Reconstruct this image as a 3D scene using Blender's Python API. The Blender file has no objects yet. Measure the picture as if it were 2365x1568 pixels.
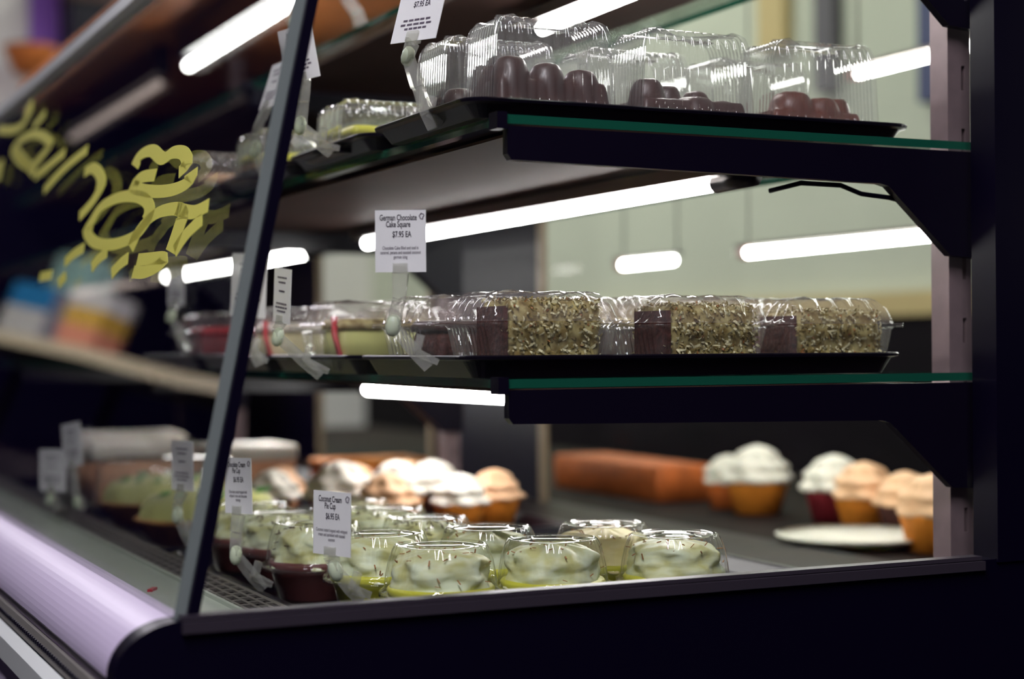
import bpy, math, random
from mathutils import Vector, noise
PI = math.pi
random.seed(7)
scene = bpy.context.scene
COL = scene.collection

# ------------------------------------------------------------------ camera
cam_d = bpy.data.cameras.new('camera')
cam = bpy.data.objects.new('camera', cam_d)
COL.objects.link(cam)
CAM = Vector((-0.5003, -1.0662, 0.0248))
yaw, pitch, roll = 0.4430, 0.0050, -0.0059
fw = Vector((math.sin(yaw) * math.cos(pitch), math.cos(yaw) * math.cos(pitch), math.sin(pitch)))
rt = Vector((math.cos(yaw), -math.sin(yaw), 0.0))
up = rt.cross(fw)
r2 = rt * math.cos(roll) + up * math.sin(roll)
u2 = up * math.cos(roll) - rt * math.sin(roll)
from mathutils import Matrix
cam.matrix_world = Matrix(((r2.x, u2.x, -fw.x, CAM.x), (r2.y, u2.y, -fw.y, CAM.y), (r2.z, u2.z, -fw.z, CAM.z), (0, 0, 0, 1)))
cam_d.sensor_width = 36.0
cam_d.lens = 36.0 * 3843.06 / 2365.0
cam_d.clip_start = 0.05
cam_d.dof.use_dof = True
cam_d.dof.focus_distance = 1.265
cam_d.dof.aperture_fstop = 3.3
scene.camera = cam

# ------------------------------------------------------------------ world and exposure
world = bpy.data.worlds.new('world')
scene.world = world
world.use_nodes = True
bgn = world.node_tree.nodes['Background']
bgn.inputs['Color'].default_value = (0.10, 0.05, 0.45, 1)
bgn.inputs['Strength'].default_value = 0.02
scene.view_settings.view_transform = 'Standard'
scene.view_settings.look = 'None'
scene.view_settings.exposure = 0.0
scene.view_settings.gamma = 1.0
scene.view_settings.use_curve_mapping = False
scene.cycles.transparent_max_bounces = 48
scene.cycles.max_bounces = 14
scene.cycles.glossy_bounces = 6
scene.cycles.sample_clamp_indirect = 6.0
TUBE = 38.0          # brightness of the shelf lamps
STORE = 82.0         # brightness of the shop's ceiling lamp behind the camera
AISLE_FILL = 50.0         # added unseen lamp over the aisle, lights the reflected counter
BACKROOM_FILL = 24.0      # added unseen lamp behind the case, lights the back wall

# ------------------------------------------------------------------ materials
MATS = {}
def rgb(r, g, b):
    f = lambda c: (c / 255 / 12.92) if c <= 10 else (((c / 255) + 0.055) / 1.055) ** 2.4
    return (f(r), f(g), f(b), 1)

def pmat(name, col, rough=0.5, metal=0.0, spec=0.5, noise_amt=0.0, nscale=30.0, bump=0.0, col2=None, sss=0.0, stretch=None, coat=0.0, emit=0.0):
    m = bpy.data.materials.new(name)
    m.use_nodes = True
    nt = m.node_tree
    b = nt.nodes['Principled BSDF']
    b.inputs['Base Color'].default_value = col
    b.inputs['Roughness'].default_value = rough
    b.inputs['Metallic'].default_value = metal
    b.inputs['Specular IOR Level'].default_value = spec
    if coat:
        b.inputs['Coat Weight'].default_value = coat
        b.inputs['Coat Roughness'].default_value = 0.12
    if sss:
        b.inputs['Subsurface Weight'].default_value = sss
        b.inputs['Subsurface Radius'].default_value = (0.01, 0.008, 0.005)
        b.inputs['Subsurface Scale'].default_value = 0.5
    if emit:
        b.inputs['Emission Color'].default_value = col
        b.inputs['Emission Strength'].default_value = emit
    if noise_amt or bump or col2:
        tc = nt.nodes.new('ShaderNodeTexCoord')
        mp = nt.nodes.new('ShaderNodeMapping')
        if stretch:
            mp.inputs['Scale'].default_value = stretch
        nt.links.new(tc.outputs['Object'], mp.inputs['Vector'])
        n = nt.nodes.new('ShaderNodeTexNoise')
        n.inputs['Scale'].default_value = nscale
        n.inputs['Detail'].default_value = 4
        nt.links.new(mp.outputs['Vector'], n.inputs['Vector'])
        if col2 is None:
            col2 = tuple(c * (1 - noise_amt) for c in col[:3]) + (1,)
        rp = nt.nodes.new('ShaderNodeValToRGB')
        rp.color_ramp.elements[0].position = 0.38
        rp.color_ramp.elements[1].position = 0.62
        rp.color_ramp.elements[0].color = col
        rp.color_ramp.elements[1].color = col2
        nt.links.new(n.outputs['Fac'], rp.inputs['Fac'])
        nt.links.new(rp.outputs['Color'], b.inputs['Base Color'])
        if bump:
            bn = nt.nodes.new('ShaderNodeBump')
            bn.inputs['Strength'].default_value = bump
            bn.inputs['Distance'].default_value = 0.002
            nt.links.new(n.outputs['Fac'], bn.inputs['Height'])
            nt.links.new(bn.outputs['Normal'], b.inputs['Normal'])
    MATS[name] = m
    return m

def clearmat(name, tint=(1, 1, 1, 1), ior=1.45, rough=0.03, haze=0.0, hazecol=(0.9, 0.9, 0.9, 1), bump=0.0, bscale=60.0, stretch=None, refl=1.0):
    """thin clear sheet: Fresnel mix of a see-through and a glossy lobe, plus a little milky scatter"""
    m = bpy.data.materials.new(name)
    m.use_nodes = True
    nt = m.node_tree
    nt.nodes.remove(nt.nodes['Principled BSDF'])
    out = nt.nodes['Material Output']
    tr = nt.nodes.new('ShaderNodeBsdfTransparent')
    tr.inputs['Color'].default_value = tint
    gl = nt.nodes.new('ShaderNodeBsdfGlossy')
    gl.inputs['Roughness'].default_value = rough
    # Schlick reflectance from the facing angle, the same from either side of the sheet
    f0 = ((ior - 1) / (ior + 1)) ** 2
    fr = nt.nodes.new('ShaderNodeLayerWeight')
    fr.inputs['Blend'].default_value = 0.5
    pw = nt.nodes.new('ShaderNodeMath')
    pw.operation = 'POWER'
    pw.inputs[1].default_value = 5.0
    nt.links.new(fr.outputs['Facing'], pw.inputs[0])
    ml = nt.nodes.new('ShaderNodeMath')
    ml.operation = 'MULTIPLY_ADD'
    ml.inputs[1].default_value = (1 - f0) * refl
    ml.inputs[2].default_value = f0 * refl
    nt.links.new(pw.outputs[0], ml.inputs[0])
    mx = nt.nodes.new('ShaderNodeMixShader')
    nt.links.new(ml.outputs[0], mx.inputs['Fac'])
    first = tr
    if haze:
        df = nt.nodes.new('ShaderNodeBsdfTranslucent')
        df.inputs['Color'].default_value = hazecol
        d2 = nt.nodes.new('ShaderNodeBsdfDiffuse')
        d2.inputs['Color'].default_value = hazecol
        ma = nt.nodes.new('ShaderNodeMixShader')
        ma.inputs['Fac'].default_value = 0.5
        nt.links.new(df.outputs[0], ma.inputs[1])
        nt.links.new(d2.outputs[0], ma.inputs[2])
        mh = nt.nodes.new('ShaderNodeMixShader')
        mh.inputs['Fac'].default_value = haze
        nt.links.new(tr.outputs[0], mh.inputs[1])
        nt.links.new(ma.outputs[0], mh.inputs[2])
        first = mh
    nt.links.new(first.outputs[0], mx.inputs[1])
    nt.links.new(gl.outputs[0], mx.inputs[2])
    nt.links.new(mx.outputs[0], out.inputs['Surface'])
    if bump:
        tc = nt.nodes.new('ShaderNodeTexCoord')
        mp = nt.nodes.new('ShaderNodeMapping')
        if stretch:
            mp.inputs['Scale'].default_value = stretch
        n = nt.nodes.new('ShaderNodeTexNoise')
        n.inputs['Scale'].default_value = bscale
        bn = nt.nodes.new('ShaderNodeBump')
        bn.inputs['Strength'].default_value = bump
        bn.inputs['Distance'].default_value = 0.003
        nt.links.new(tc.outputs['Object'], mp.inputs['Vector'])
        nt.links.new(mp.outputs['Vector'], n.inputs['Vector'])
        nt.links.new(n.outputs['Fac'], bn.inputs['Height'])
        nt.links.new(bn.outputs['Normal'], gl.inputs['Normal'])
        nt.links.new(bn.outputs['Normal'], fr.inputs['Normal'])
    MATS[name] = m
    return m

def emat(name, col, strength):
    m = bpy.data.materials.new(name)
    m.use_nodes = True
    nt = m.node_tree
    nt.nodes.remove(nt.nodes['Principled BSDF'])
    e = nt.nodes.new('ShaderNodeEmission')
    e.inputs['Color'].default_value = col
    e.inputs['Strength'].default_value = strength
    nt.links.new(e.outputs[0], nt.nodes['Material Output'].inputs['Surface'])
    MATS[name] = m
    return m

pmat('black', (0.0020, 0.0008, 0.0085, 1), 0.40, spec=0.15)
pmat('black_satin', (0.004, 0.002, 0.010, 1), 0.35, spec=0.3)
pmat('tray_black', (0.005, 0.0035, 0.009, 1), 0.32, spec=0.22)
pmat('rail_grey', (0.075, 0.06, 0.085, 1), 0.35, metal=0.6)  # grey lightened to carry the reflection along the end rail
pmat('deck', (0.034, 0.019, 0.017, 1), 0.45, spec=0.1, col2=(0.005, 0.003, 0.005, 1), nscale=9.0, bump=0.15, stretch=(1.0, 14.0, 1.0))
pmat('upright', rgb(142, 122, 126), 0.42, metal=0.3, noise_amt=0.15, nscale=40)
pmat('ledge', rgb(176, 184, 170), 0.38, metal=0.1, noise_amt=0.08, nscale=15)
pmat('grille', rgb(140, 135, 130), 0.35, metal=0.7)
pmat('lavender', rgb(205, 190, 220), 0.45)
pmat('purple_strip', rgb(84, 62, 100), 0.4)  # groove shade below the nose put into the dark purple
pmat('perforated', rgb(160, 155, 150), 0.4, metal=0.3)
pmat('white_strip', rgb(225, 228, 228), 0.4)
clearmat('glass', (0.985, 0.995, 0.99, 1), 1.45, 0.0)
clearmat('glass_end', (0.98, 0.985, 0.985, 1), 1.22, 0.01)
clearmat('shelf_glass', (0.93, 0.97, 0.95, 1), 1.5, 0.0)
pmat('glass_edge', rgb(22, 84, 66), 0.12, spec=0.7)
pmat('glass_edge_pale', rgb(118, 126, 126), 0.12, spec=0.9)
clearmat('glass_rear', (0.96, 0.98, 0.96, 1), 1.12, 0.02, refl=0.12)      # non-reflecting rear panes
pmat('stile', rgb(132, 116, 96), 0.4, metal=0.2)
emat('tube', (1.0, 0.985, 0.95, 1), TUBE)
emat('tube_dim', (1.0, 0.80, 0.72, 1), 0.9)
emat('store_tube', (0.98, 0.95, 1.0, 1), STORE)
emat('aisle_fill', (0.97, 0.92, 1.0, 1), AISLE_FILL)
emat('backroom_fill', (0.97, 1.0, 0.88, 1), BACKROOM_FILL)
pmat('lamp_metal', rgb(150, 140, 138), 0.35, metal=0.6)
pmat('under_shelf', rgb(78, 58, 53), 0.6, spec=0.05, noise_amt=0.25, nscale=6)
clearmat('plastic', (0.98, 0.98, 0.98, 1), 1.6, 0.045, haze=0.085)
clearmat('plastic_crinkle', (0.98, 0.98, 0.98, 1), 1.58, 0.06, haze=0.085, hazecol=(0.95, 0.82, 0.84, 1), bump=0.45, bscale=70)
clearmat('plastic_dome', (0.985, 0.99, 0.975, 1), 1.6, 0.035, haze=0.03)
clearmat('plastic_clip', (0.90, 0.90, 0.86, 1), 1.55, 0.05, haze=0.22)
pmat('joint', rgb(205, 215, 190), 0.45, sss=0.2)
pmat('card', rgb(243, 241, 243), 0.6)
pmat('ink', rgb(40, 32, 48), 0.6)
pmat('ink_pale', rgb(95, 85, 100), 0.6)
pmat('choc_icing', rgb(76, 46, 42), 0.42, noise_amt=0.25, nscale=60, bump=0.2, coat=0.15)
pmat('choc_icing_red', rgb(112, 58, 44), 0.42, noise_amt=0.25, nscale=60, bump=0.2, coat=0.15)
pmat('choc_cake', rgb(88, 44, 38), 0.8, noise_amt=0.5, nscale=220, bump=0.8)
pmat('coconut_icing', rgb(204, 190, 130), 0.55, col2=rgb(140, 118, 66), nscale=110, bump=0.6)
pmat('coconut_flake', rgb(236, 228, 182), 0.6, noise_amt=0.2, nscale=300)
pmat('pecan', rgb(160, 140, 84), 0.6, noise_amt=0.3, nscale=200)
pmat('toasted_flake', rgb(168, 112, 62), 0.6)
pmat('cream', rgb(226, 234, 204), 0.45, sss=0.15, col2=rgb(206, 204, 140), nscale=26, bump=0.5, stretch=(1.0, 2.4, 2.4))
pmat('cream_warm', rgb(255, 238, 176), 0.5, sss=0.15, noise_amt=0.08, nscale=30)
pmat('custard', rgb(204, 202, 60), 0.4, sss=0.1)
pmat('choc_pudding', rgb(104, 50, 50), 0.4)
pmat('choc_shaving', rgb(70, 34, 34), 0.6)
pmat('frosting', rgb(246, 238, 226), 0.55, sss=0.1)
pmat('frosting_peach', rgb(240, 190, 150), 0.55)
pmat('orange_cake', rgb(236, 140, 44), 0.6, noise_amt=0.2, nscale=60)
pmat('orange_loaf', rgb(232, 120, 56), 0.6, noise_amt=0.3, nscale=40)
pmat('peach_cake', rgb(236, 170, 130), 0.6, noise_amt=0.2, nscale=40)
pmat('raspberry', rgb(186, 30, 44), 0.4)
pmat('strawberry_cake', rgb(150, 40, 52), 0.5, noise_amt=0.4, nscale=60)
pmat('lime_cream', rgb(206, 206, 130), 0.5, noise_amt=0.1, nscale=30)
pmat('lime_zest', rgb(60, 130, 50), 0.5)
pmat('crust', rgb(186, 130, 70), 0.7, noise_amt=0.3, nscale=80)
pmat('cheesecake', rgb(236, 224, 180), 0.5, noise_amt=0.06, nscale=50)
pmat('pink_paper', rgb(206, 150, 150), 0.7)
pmat('yellow_marker', rgb(226, 220, 96), 0.7)
pmat('cream_rail', rgb(226, 208, 178), 0.5)
pmat('blue_print', rgb(40, 130, 190), 0.5)
pmat('pale_print', rgb(220, 216, 214), 0.5)
pmat('teal_print', rgb(170, 210, 205), 0.5)
pmat('salmon_print', rgb(232, 150, 120), 0.5)
pmat('yellow_print', rgb(214, 170, 70), 0.5)
pmat('grey_print', rgb(120, 116, 130), 0.5)
pmat('store_wall', rgb(196, 200, 182), 0.8, noise_amt=0.10, nscale=1.6)
pmat('store_dark', rgb(18, 12, 18), 0.7, spec=0.1, noise_amt=0.4, nscale=3)
pmat('worktop', (0.022, 0.011, 0.010, 1), 0.6, spec=0.05, col2=(0.004, 0.003, 0.004, 1), nscale=6, stretch=(1, 8, 1))
pmat('canopy_brown', rgb(176, 104, 50), 0.6, noise_amt=0.35, nscale=5)
pmat('store_blue', rgb(70, 76, 110), 0.7)
pmat('store_wall2', rgb(168, 172, 156), 0.7)
pmat('store_grey', rgb(90, 86, 92), 0.7)
pmat('store_white', rgb(214, 210, 208), 0.8)
pmat('store_purple', rgb(140, 90, 190), 0.7)
pmat('store_brown', rgb(62, 36, 32), 0.7)
pmat('store_orange', rgb(196, 110, 48), 0.7)
pmat('store_tan', rgb(190, 170, 120), 0.7)
pmat('floor', rgb(44, 38, 46), 0.5, noise_amt=0.2, nscale=3)

# ------------------------------------------------------------------ mesh helpers
class MB:
    def __init__(self):
        self.v, self.f, self.m = [], [], []
    def add(self, vs, fs, mi=0):
        o = len(self.v)
        self.v += [tuple(v) for v in vs]
        for f in fs:
            self.f.append(tuple(i + o for i in f))
            self.m.append(mi)
        return self
    def box(self, a, b, mi=0):
        (x0, y0, z0), (x1, y1, z1) = a, b
        vs = [(x0, y0, z0), (x1, y0, z0), (x1, y1, z0), (x0, y1, z0), (x0, y0, z1), (x1, y0, z1), (x1, y1, z1), (x0, y1, z1)]
        return self.add(vs, [(3, 2, 1, 0), (4, 5, 6, 7), (0, 1, 5, 4), (1, 2, 6, 5), (2, 3, 7, 6), (3, 0, 4, 7)], mi)
    def bar(self, p, q, w, h, upv=(0, 0, 1), w2=None, h2=None, mi=0):
        """tapered rectangular bar from p to q"""
        p, q = Vector(p), Vector(q)
        d = (q - p).normalized()
        s = d.cross(Vector(upv))
        if s.length < 1e-4:
            s = d.cross(Vector((1, 0, 0)))
        s.normalize()
        t = s.cross(d)
        w2, h2 = w2 or w, h2 or h
        vs = []
        for c, ww, hh in ((p, w, h), (q, w2, h2)):
            for a, b in ((-1, -1), (1, -1), (1, 1), (-1, 1)):
                vs.append(c + s * (a * ww / 2) + t * (b * hh / 2))
        return self.add(vs, [(3, 2, 1, 0), (4, 5, 6, 7), (0, 1, 5, 4), (1, 2, 6, 5), (2, 3, 7, 6), (3, 0, 4, 7)], mi)
    def prism_xz(self, poly, y0, y1, mi=0):
        n = len(poly)
        vs = [(x, y0, z) for x, z in poly] + [(x, y1, z) for x, z in poly]
        fs = [tuple(range(n)), tuple(range(2 * n - 1, n - 1, -1))]
        fs += [(i, i + n, (i + 1) % n + n, (i + 1) % n) for i in range(n)]
        return self.add(vs, fs, mi)
    def lathe(self, prof, seg=32, c=(0, 0, 0), mi=0, mod=None):
        vs, fs = [], []
        for k, (r, z) in enumerate(prof):
            for i in range(seg):
                a = 2 * PI * i / seg
                rr = r if mod is None else mod(k, a, r)
                vs.append((c[0] + rr * math.cos(a), c[1] + rr * math.sin(a), c[2] + z))
        for k in range(len(prof) - 1):
            for i in range(seg):
                j = (i + 1) % seg
                fs.append((k * seg + i, k * seg + j, (k + 1) * seg + j, (k + 1) * seg + i))
        return self.add(vs, fs, mi)
    def tube(self, pts, r, seg=10, mi=0, closed=False, caps=True):
        pts = [Vector(p) for p in pts]
        vs, fs = [], []
        n = len(pts)
        for i, p in enumerate(pts):
            a = pts[(i - 1) % n] if (closed or i > 0) else p
            b = pts[(i + 1) % n] if (closed or i < n - 1) else p
            d = (b - a).normalized()
            s = d.cross(Vector((0, 0, 1)))
            if s.length < 1e-3:
                s = d.cross(Vector((1, 0, 0)))
            s.normalize()
            t = s.cross(d)
            for k in range(seg):
                an = 2 * PI * k / seg
                vs.append(p + s * (r * math.cos(an)) + t * (r * math.sin(an)))
        for i in range(n if closed else n - 1):
            for k in range(seg):
                j = (k + 1) % seg
                i2 = (i + 1) % n
                fs.append((i * seg + k, i * seg + j, i2 * seg + j, i2 * seg + k))
        if caps and not closed:
            fs.append(tuple(range(seg - 1, -1, -1)))
            fs.append(tuple(range((n - 1) * seg, n * seg)))
        return self.add(vs, fs, mi)
    def loops(self, rings, cap0=False, cap1=False, mi=0):
        n = len(rings[0])
        vs = [v for r in rings for v in r]
        fs = []
        for k in range(len(rings) - 1):
            for i in range(n):
                j = (i + 1) % n
                fs.append((k * n + i, k * n + j, (k + 1) * n + j, (k + 1) * n + i))
        if cap0:
            fs.append(tuple(range(n - 1, -1, -1)))
        if cap1:
            fs.append(tuple(range((len(rings) - 1) * n, len(rings) * n)))
        return self.add(vs, fs, mi)
    def data(self, name, mats, smooth=False):
        me = bpy.data.meshes.new(name)
        me.from_pydata(self.v, [], self.f)
        if isinstance(mats, str):
            mats = [mats]
        for mm in mats:
            me.materials.append(MATS[mm])
        for p, i in zip(me.polygons, self.m):
            p.material_index = i
            p.use_smooth = smooth
        me.update()
        return me
    def build(self, name, mats, parent=None, smooth=False):
        return link(name, self.data(name, mats, smooth), parent)

def link(name, me, parent=None, loc=None, rotz=None):
    o = bpy.data.objects.new(name, me)
    COL.objects.link(o)
    if parent is not None:
        o.parent = parent
    if loc is not None:
        o.location = loc
    if rotz is not None:
        o.rotation_euler = (0, 0, rotz)
    return o

def tag(o, label, cat, group=None, kind=None):
    o['label'] = label
    o['category'] = cat
    if group:
        o['group'] = group
    if kind:
        o['kind'] = kind
    return o

def thing(name, label, cat, loc=(0, 0, 0), rotz=0.0, group=None):
    o = bpy.data.objects.new(name, None)
    COL.objects.link(o)
    o.empty_display_size = 0.02
    o.location = loc
    o.rotation_euler = (0, 0, rotz)
    return tag(o, label, cat, group)

def struct(o):
    o['kind'] = 'structure'
    return o

def copy_tree(src, label, loc, rotz=0.0, group=None, scale=None):
    r = src.copy()
    COL.objects.link(r)
    r.location = loc
    r.rotation_euler = (0, 0, rotz)
    if scale is not None:
        r.scale = (scale,) * 3
    r['label'] = label
    if group:
        r['group'] = group
    for ch in list(src.children):
        c = ch.copy()
        COL.objects.link(c)
        c.parent = r
        for g in list(ch.children):
            d = g.copy()
            COL.objects.link(d)
            d.parent = c
    return r

def rrect(w, d, rad, n_side, n_cor):
    """rounded rectangle centred on 0: list of (x, y, nx, ny, s along the side 0..1 or -1 in a corner)"""
    out = []
    hw, hd = w / 2 - rad, d / 2 - rad
    cs = [((hw, -hd), -PI / 2), ((hw, hd), 0.0), ((-hw, hd), PI / 2), ((-hw, -hd), PI)]
    for k in range(4):
        (cx, cy), a0 = cs[k]
        for i in range(n_cor):
            a = a0 + (PI / 2) * i / n_cor
            out.append((cx + rad * math.cos(a), cy + rad * math.sin(a), math.cos(a), math.sin(a), -1))
        a = a0 + PI / 2
        (nx_, ny_), _ = cs[(k + 1) % 4]
        p0 = (cx + rad * math.cos(a), cy + rad * math.sin(a))
        p1 = (nx_ + rad * math.cos(a), ny_ + rad * math.sin(a))
        for i in range(n_side):
            t = i / n_side
            out.append((p0[0] + (p1[0] - p0[0]) * t, p0[1] + (p1[1] - p0[1]) * t, math.cos(a), math.sin(a), t))
    return out

def ring(base, z, inset=0.0, rib=0.0, ribs=9, zf=None):
    """one loop of a rounded-rectangle shell; rib = depth of the vertical corrugation"""
    out = []
    for x, y, nx, ny, t in base:
        off = -inset
        if rib and t >= 0:
            off += rib * math.cos(2 * PI * ribs * t) - rib
        out.append((x + nx * off, y + ny * off, z if zf is None else zf(x, y, z)))
    return out

def shrink(rg, k, z, dome=0.0):
    n = len(rg)
    cx = sum(p[0] for p in rg) / n
    cy = sum(p[1] for p in rg) / n
    return [(cx + (x - cx) * k, cy + (y - cy) * k, z) for x, y, _ in rg]

def nz(x, y, z, s=1.0):
    return noise.noise(Vector((x * s, y * s, z * s)))

def text(name, body, size, mat, parent, loc, xs=0.8, align='CENTER', sp=1.0):
    c = bpy.data.curves.new(name, 'FONT')
    c.body = body
    c.size = size
    c.align_x = align
    c.space_line = sp
    c.resolution_u = 3
    c.offset = 0.025 * size * 0 + (0.00012 if mat == 'ink' else 0.00004)
    c.materials.append(MATS[mat])
    tmp = bpy.data.objects.new(name, c)
    COL.objects.link(tmp)
    TEXTS.append((tmp, name, parent, loc, xs))
TEXTS = []
def bake_texts():
    bpy.context.view_layer.update()
    dg = bpy.context.evaluated_depsgraph_get()
    for tmp, name, parent, loc, xs in TEXTS:
        me = bpy.data.meshes.new_from_object(tmp.evaluated_get(dg))
        bpy.data.objects.remove(tmp)
        o = link(name, me, parent, loc)
        o.scale = (xs, 1, 1)

# ------------------------------------------------------------------ shop around the case (setting)
struct(MB().box((-6, -4, -1.02), (4, 12, -1.0)).build('floor', 'floor'))
struct(MB().box((2.0, 0.4, -1.0), (2.05, 7.0, 2.0)).build('wall_back', 'store_wall'))
for i, (y, w_, z0, mt) in enumerate(((1.90, .07, .58, 'store_blue'), (2.29, .08, .66, 'store_grey'), (2.50, .12, .80, 'store_tan'), (3.3, .30, .70, 'store_wall2'))):
    struct(MB().box((1.97, y, z0), (2.0, y + w_, 2.0)).build('trim_%d' % (i + 1), mt))
struct(MB().box((1.96, 0.4, 0.095), (2.0, 7.0, 0.15)).build('trim_6', 'store_tan'))
struct(MB().box((1.97, 0.4, -1.0), (2.0, 7.0, 0.095)).build('trim_7', 'store_dark'))

# ------------------------------------------------------------------ the display case
LEN = 3.05
Y0 = -0.036          # outer face of the near end
case = thing('display_case', 'long black refrigerated bakery display case with slanted glass front and shelves of cakes', 'display case', (0, 0, 0))
GN = Vector((-0.395, 0, 0.081)).normalized()
GU = Vector((0.081, 0, 0.395)).normalized()
GP = Vector((-0.247, 0, -0.144))

# lower end panel with the rounded front nose
nose = [(-0.2435 - 0.0425 * math.sin(k_ / 14 * PI / 2), -0.1435 - 0.0345 * (1 - math.cos(k_ / 14 * PI / 2))) for k_ in range(15)] + [(-0.288, -0.195)]
poly = [(0.60, -0.1435)] + nose + [(-0.288, -0.95), (0.60, -0.95)]
MB().prism_xz(poly, Y0 - 0.010, Y0 + 0.012).build('end_panel', 'black', case)
MB().bar((-0.244, Y0 - 0.004, -0.1425), (0.39, Y0 - 0.004, -0.1425), 0.012, 0.004).bar((-0.244, Y0 - 0.012, -0.1475), (0.39, Y0 - 0.012, -0.1475), 0.004, 0.007).build('end_rail', 'rail_grey', case)
# black rear end post, full height
MB().box((0.404, Y0 - 0.012, -0.146), (0.60, Y0 + 0.016, 0.62)).build('rear_end_post', 'black', case)
# slotted uprights
def upright(y, x0=0.408, x1=0.4315):
    b = MB()
    sx0, sx1 = 0.4222, 0.4260
    ya, yb = y, y + 0.022
    b.box((x0, ya, -0.185), (sx0, yb, 0.60))
    b.box((sx1, ya, -0.185), (x1, yb, 0.60))
    z = -0.161
    b.box((sx0, ya, -0.185), (sx1, yb, -0.18))
    while z < 0.59:
        b.box((sx0, ya, z), (sx1, yb, min(z + 0.032, 0.60)))
        z += 0.052
    return b
for y in (0.012, 1.07, 2.13):
    upright(y).build('upright', 'upright', case)
# rear sliding doors: clear panes and dark panels
for a, b_, mt in ((-0.02, 1.0, 'glass_rear'), (1.0, 1.40, 'black'), (1.40, 1.95, 'glass_rear'), (1.95, 3.04, 'black')):
    d = MB().box((0.53, a + 0.004, -0.19), (0.535, b_ - 0.004, 0.60)).build('rear_door', mt, case)
    MB().box((0.522, b_ - 0.010, -0.19), (0.53, b_ + 0.006, 0.60)).build('door_stile', 'stile', d)
# deck, ledge, grille
MB().box((-0.118, Y0 + 0.012, -0.21), (0.53, LEN, -0.1885)).build('deck', 'deck', case)
MB().box((-0.247, Y0 + 0.012, -0.20), (-0.158, LEN, -0.167)).build('ledge', 'ledge', case)
MB().bar((-0.1595, Y0 + 0.012, -0.1655), (-0.1595, LEN, -0.1655), 0.003, 0.003).build('ledge_bead', 'ledge', case)
g = MB()
rows = [(-0.1565, -0.1500), (-0.1470, -0.1405), (-0.1375, -0.1310), (-0.1280, -0.1225)]
gz = (-0.1700, -0.1680)
xs = [-0.158] + [v for r in rows for v in r] + [-0.118]
for k in range(0, len(xs), 2):
    g.box((xs[k], Y0 + 0.012, gz[0]), (xs[k + 1], LEN, gz[1]))
for ri, (xa, xb) in enumerate(rows):
    y = Y0 + 0.012 + (0.012 if ri % 2 else 0.0)
    while y < LEN:
        g.box((xa, y, gz[0]), (xb, min(y + 0.005, LEN), gz[1]))
        y += 0.024
g.build('vent_grille', 'grille', case)
MB().box((-0.158, Y0 + 0.012, -0.21), (-0.118, LEN, -0.195)).build('vent_channel', 'black', case)
# front nose strips (run the whole length)
def strip(name, prof, mat, y0=Y0 + 0.013):
    b = MB()
    n = len(prof)
    b.prism_xz(prof + [(x + 0.01, z - 0.002) for x, z in reversed(prof)], y0, LEN)
    return b.build(name, mat, case, False)
strip('front_nose', nose[:15], 'lavender')
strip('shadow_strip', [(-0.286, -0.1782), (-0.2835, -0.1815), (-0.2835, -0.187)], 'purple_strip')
strip('perforated_strip', [(-0.2865, -0.1872), (-0.2885, -0.200)], 'perforated')
b = MB()
y = Y0 + 0.016
while y < LEN - 0.01:
    b.box((-0.2888, y, -0.1955), (-0.2868, y + 0.0042, -0.1925))
    y += 0.0085
o = b.build('perforation', 'black', case)
o['kind'] = 'stuff'
strip('seam', [(-0.2870, -0.2002), (-0.2870, -0.2022)], 'black')
strip('bumper_strip', [(-0.2890, -0.2024), (-0.2960, -0.208), (-0.2960, -0.226), (-0.2890, -0.231)], 'white_strip')
strip('kick_panel', [(-0.2890, -0.2315), (-0.2890, -0.95)], 'lavender')
# front glass
GT = 0.515
def gpt(y, s, off=0.0):
    return GP + GU * s + GN * off + Vector((0, y, 0))
fg = MB()
vs = [gpt(yy, s, off) for yy in (Y0, LEN) for s, off in ((0, 0.0), (GT, 0.0), (GT, -0.0075), (0, -0.0075))]
fg.add(vs, [(4, 0, 1, 5), (6, 2, 3, 7), (5, 1, 2, 6), (7, 3, 0, 4)], 0)
fg.add(vs, [(3, 2, 1, 0)], 1)
front_glass = fg.build('front_glass', ['glass', 'glass_edge_pale'], case)
gk = MB()
vs = [gpt(yy, s, off) for yy in (Y0 - 0.004, Y0 + 0.010) for s, off in ((-0.004, -0.0078), (GT + 0.1, -0.0078), (GT + 0.1, -0.0150), (-0.004, -0.0150))]
gk.add(vs, [(3, 2, 1, 0), (4, 5, 6, 7), (0, 1, 5, 4), (1, 2, 6, 5), (2, 3, 7, 6), (3, 0, 4, 7)])
gk.build('corner_gasket', 'black', case)
b = MB()
vs = [gpt(yy, s, off) for yy in (Y0 + 0.02, LEN) for s, off in ((GT - 0.006, 0.004), (GT + 0.008, 0.004), (GT + 0.008, -0.011), (GT - 0.006, -0.011))]
b.add(vs, [(3, 2, 1, 0), (4, 5, 6, 7), (0, 1, 5, 4), (1, 2, 6, 5), (2, 3, 7, 6), (3, 0, 4, 7)])
b.build('glass_top_rail', 'white_strip', case)
# end glass
eg = [(-0.2315, -0.1425), (0.389, -0.1425), (0.389, 0.60), (-0.085, 0.60)]
MB().prism_xz(eg, Y0 + 0.0005, Y0 + 0.0055).build('end_glass', ['glass_end'], case)
# canopy and far end
MB().box((0.15, Y0, 0.60), (0.60, LEN, 0.66)).build('canopy', 'canopy_brown', case)
MB().prism_xz([(-0.25, -0.21), (0.536, -0.21), (0.536, 0.60), (0.10, 0.60), (-0.14, 0.36)], LEN, LEN + 0.02).build('far_end_panel', 'black', case)
MB().box((0.54, Y0, -0.95), (0.60, LEN, -0.20)).build('back_panel', 'black', case)

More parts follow.
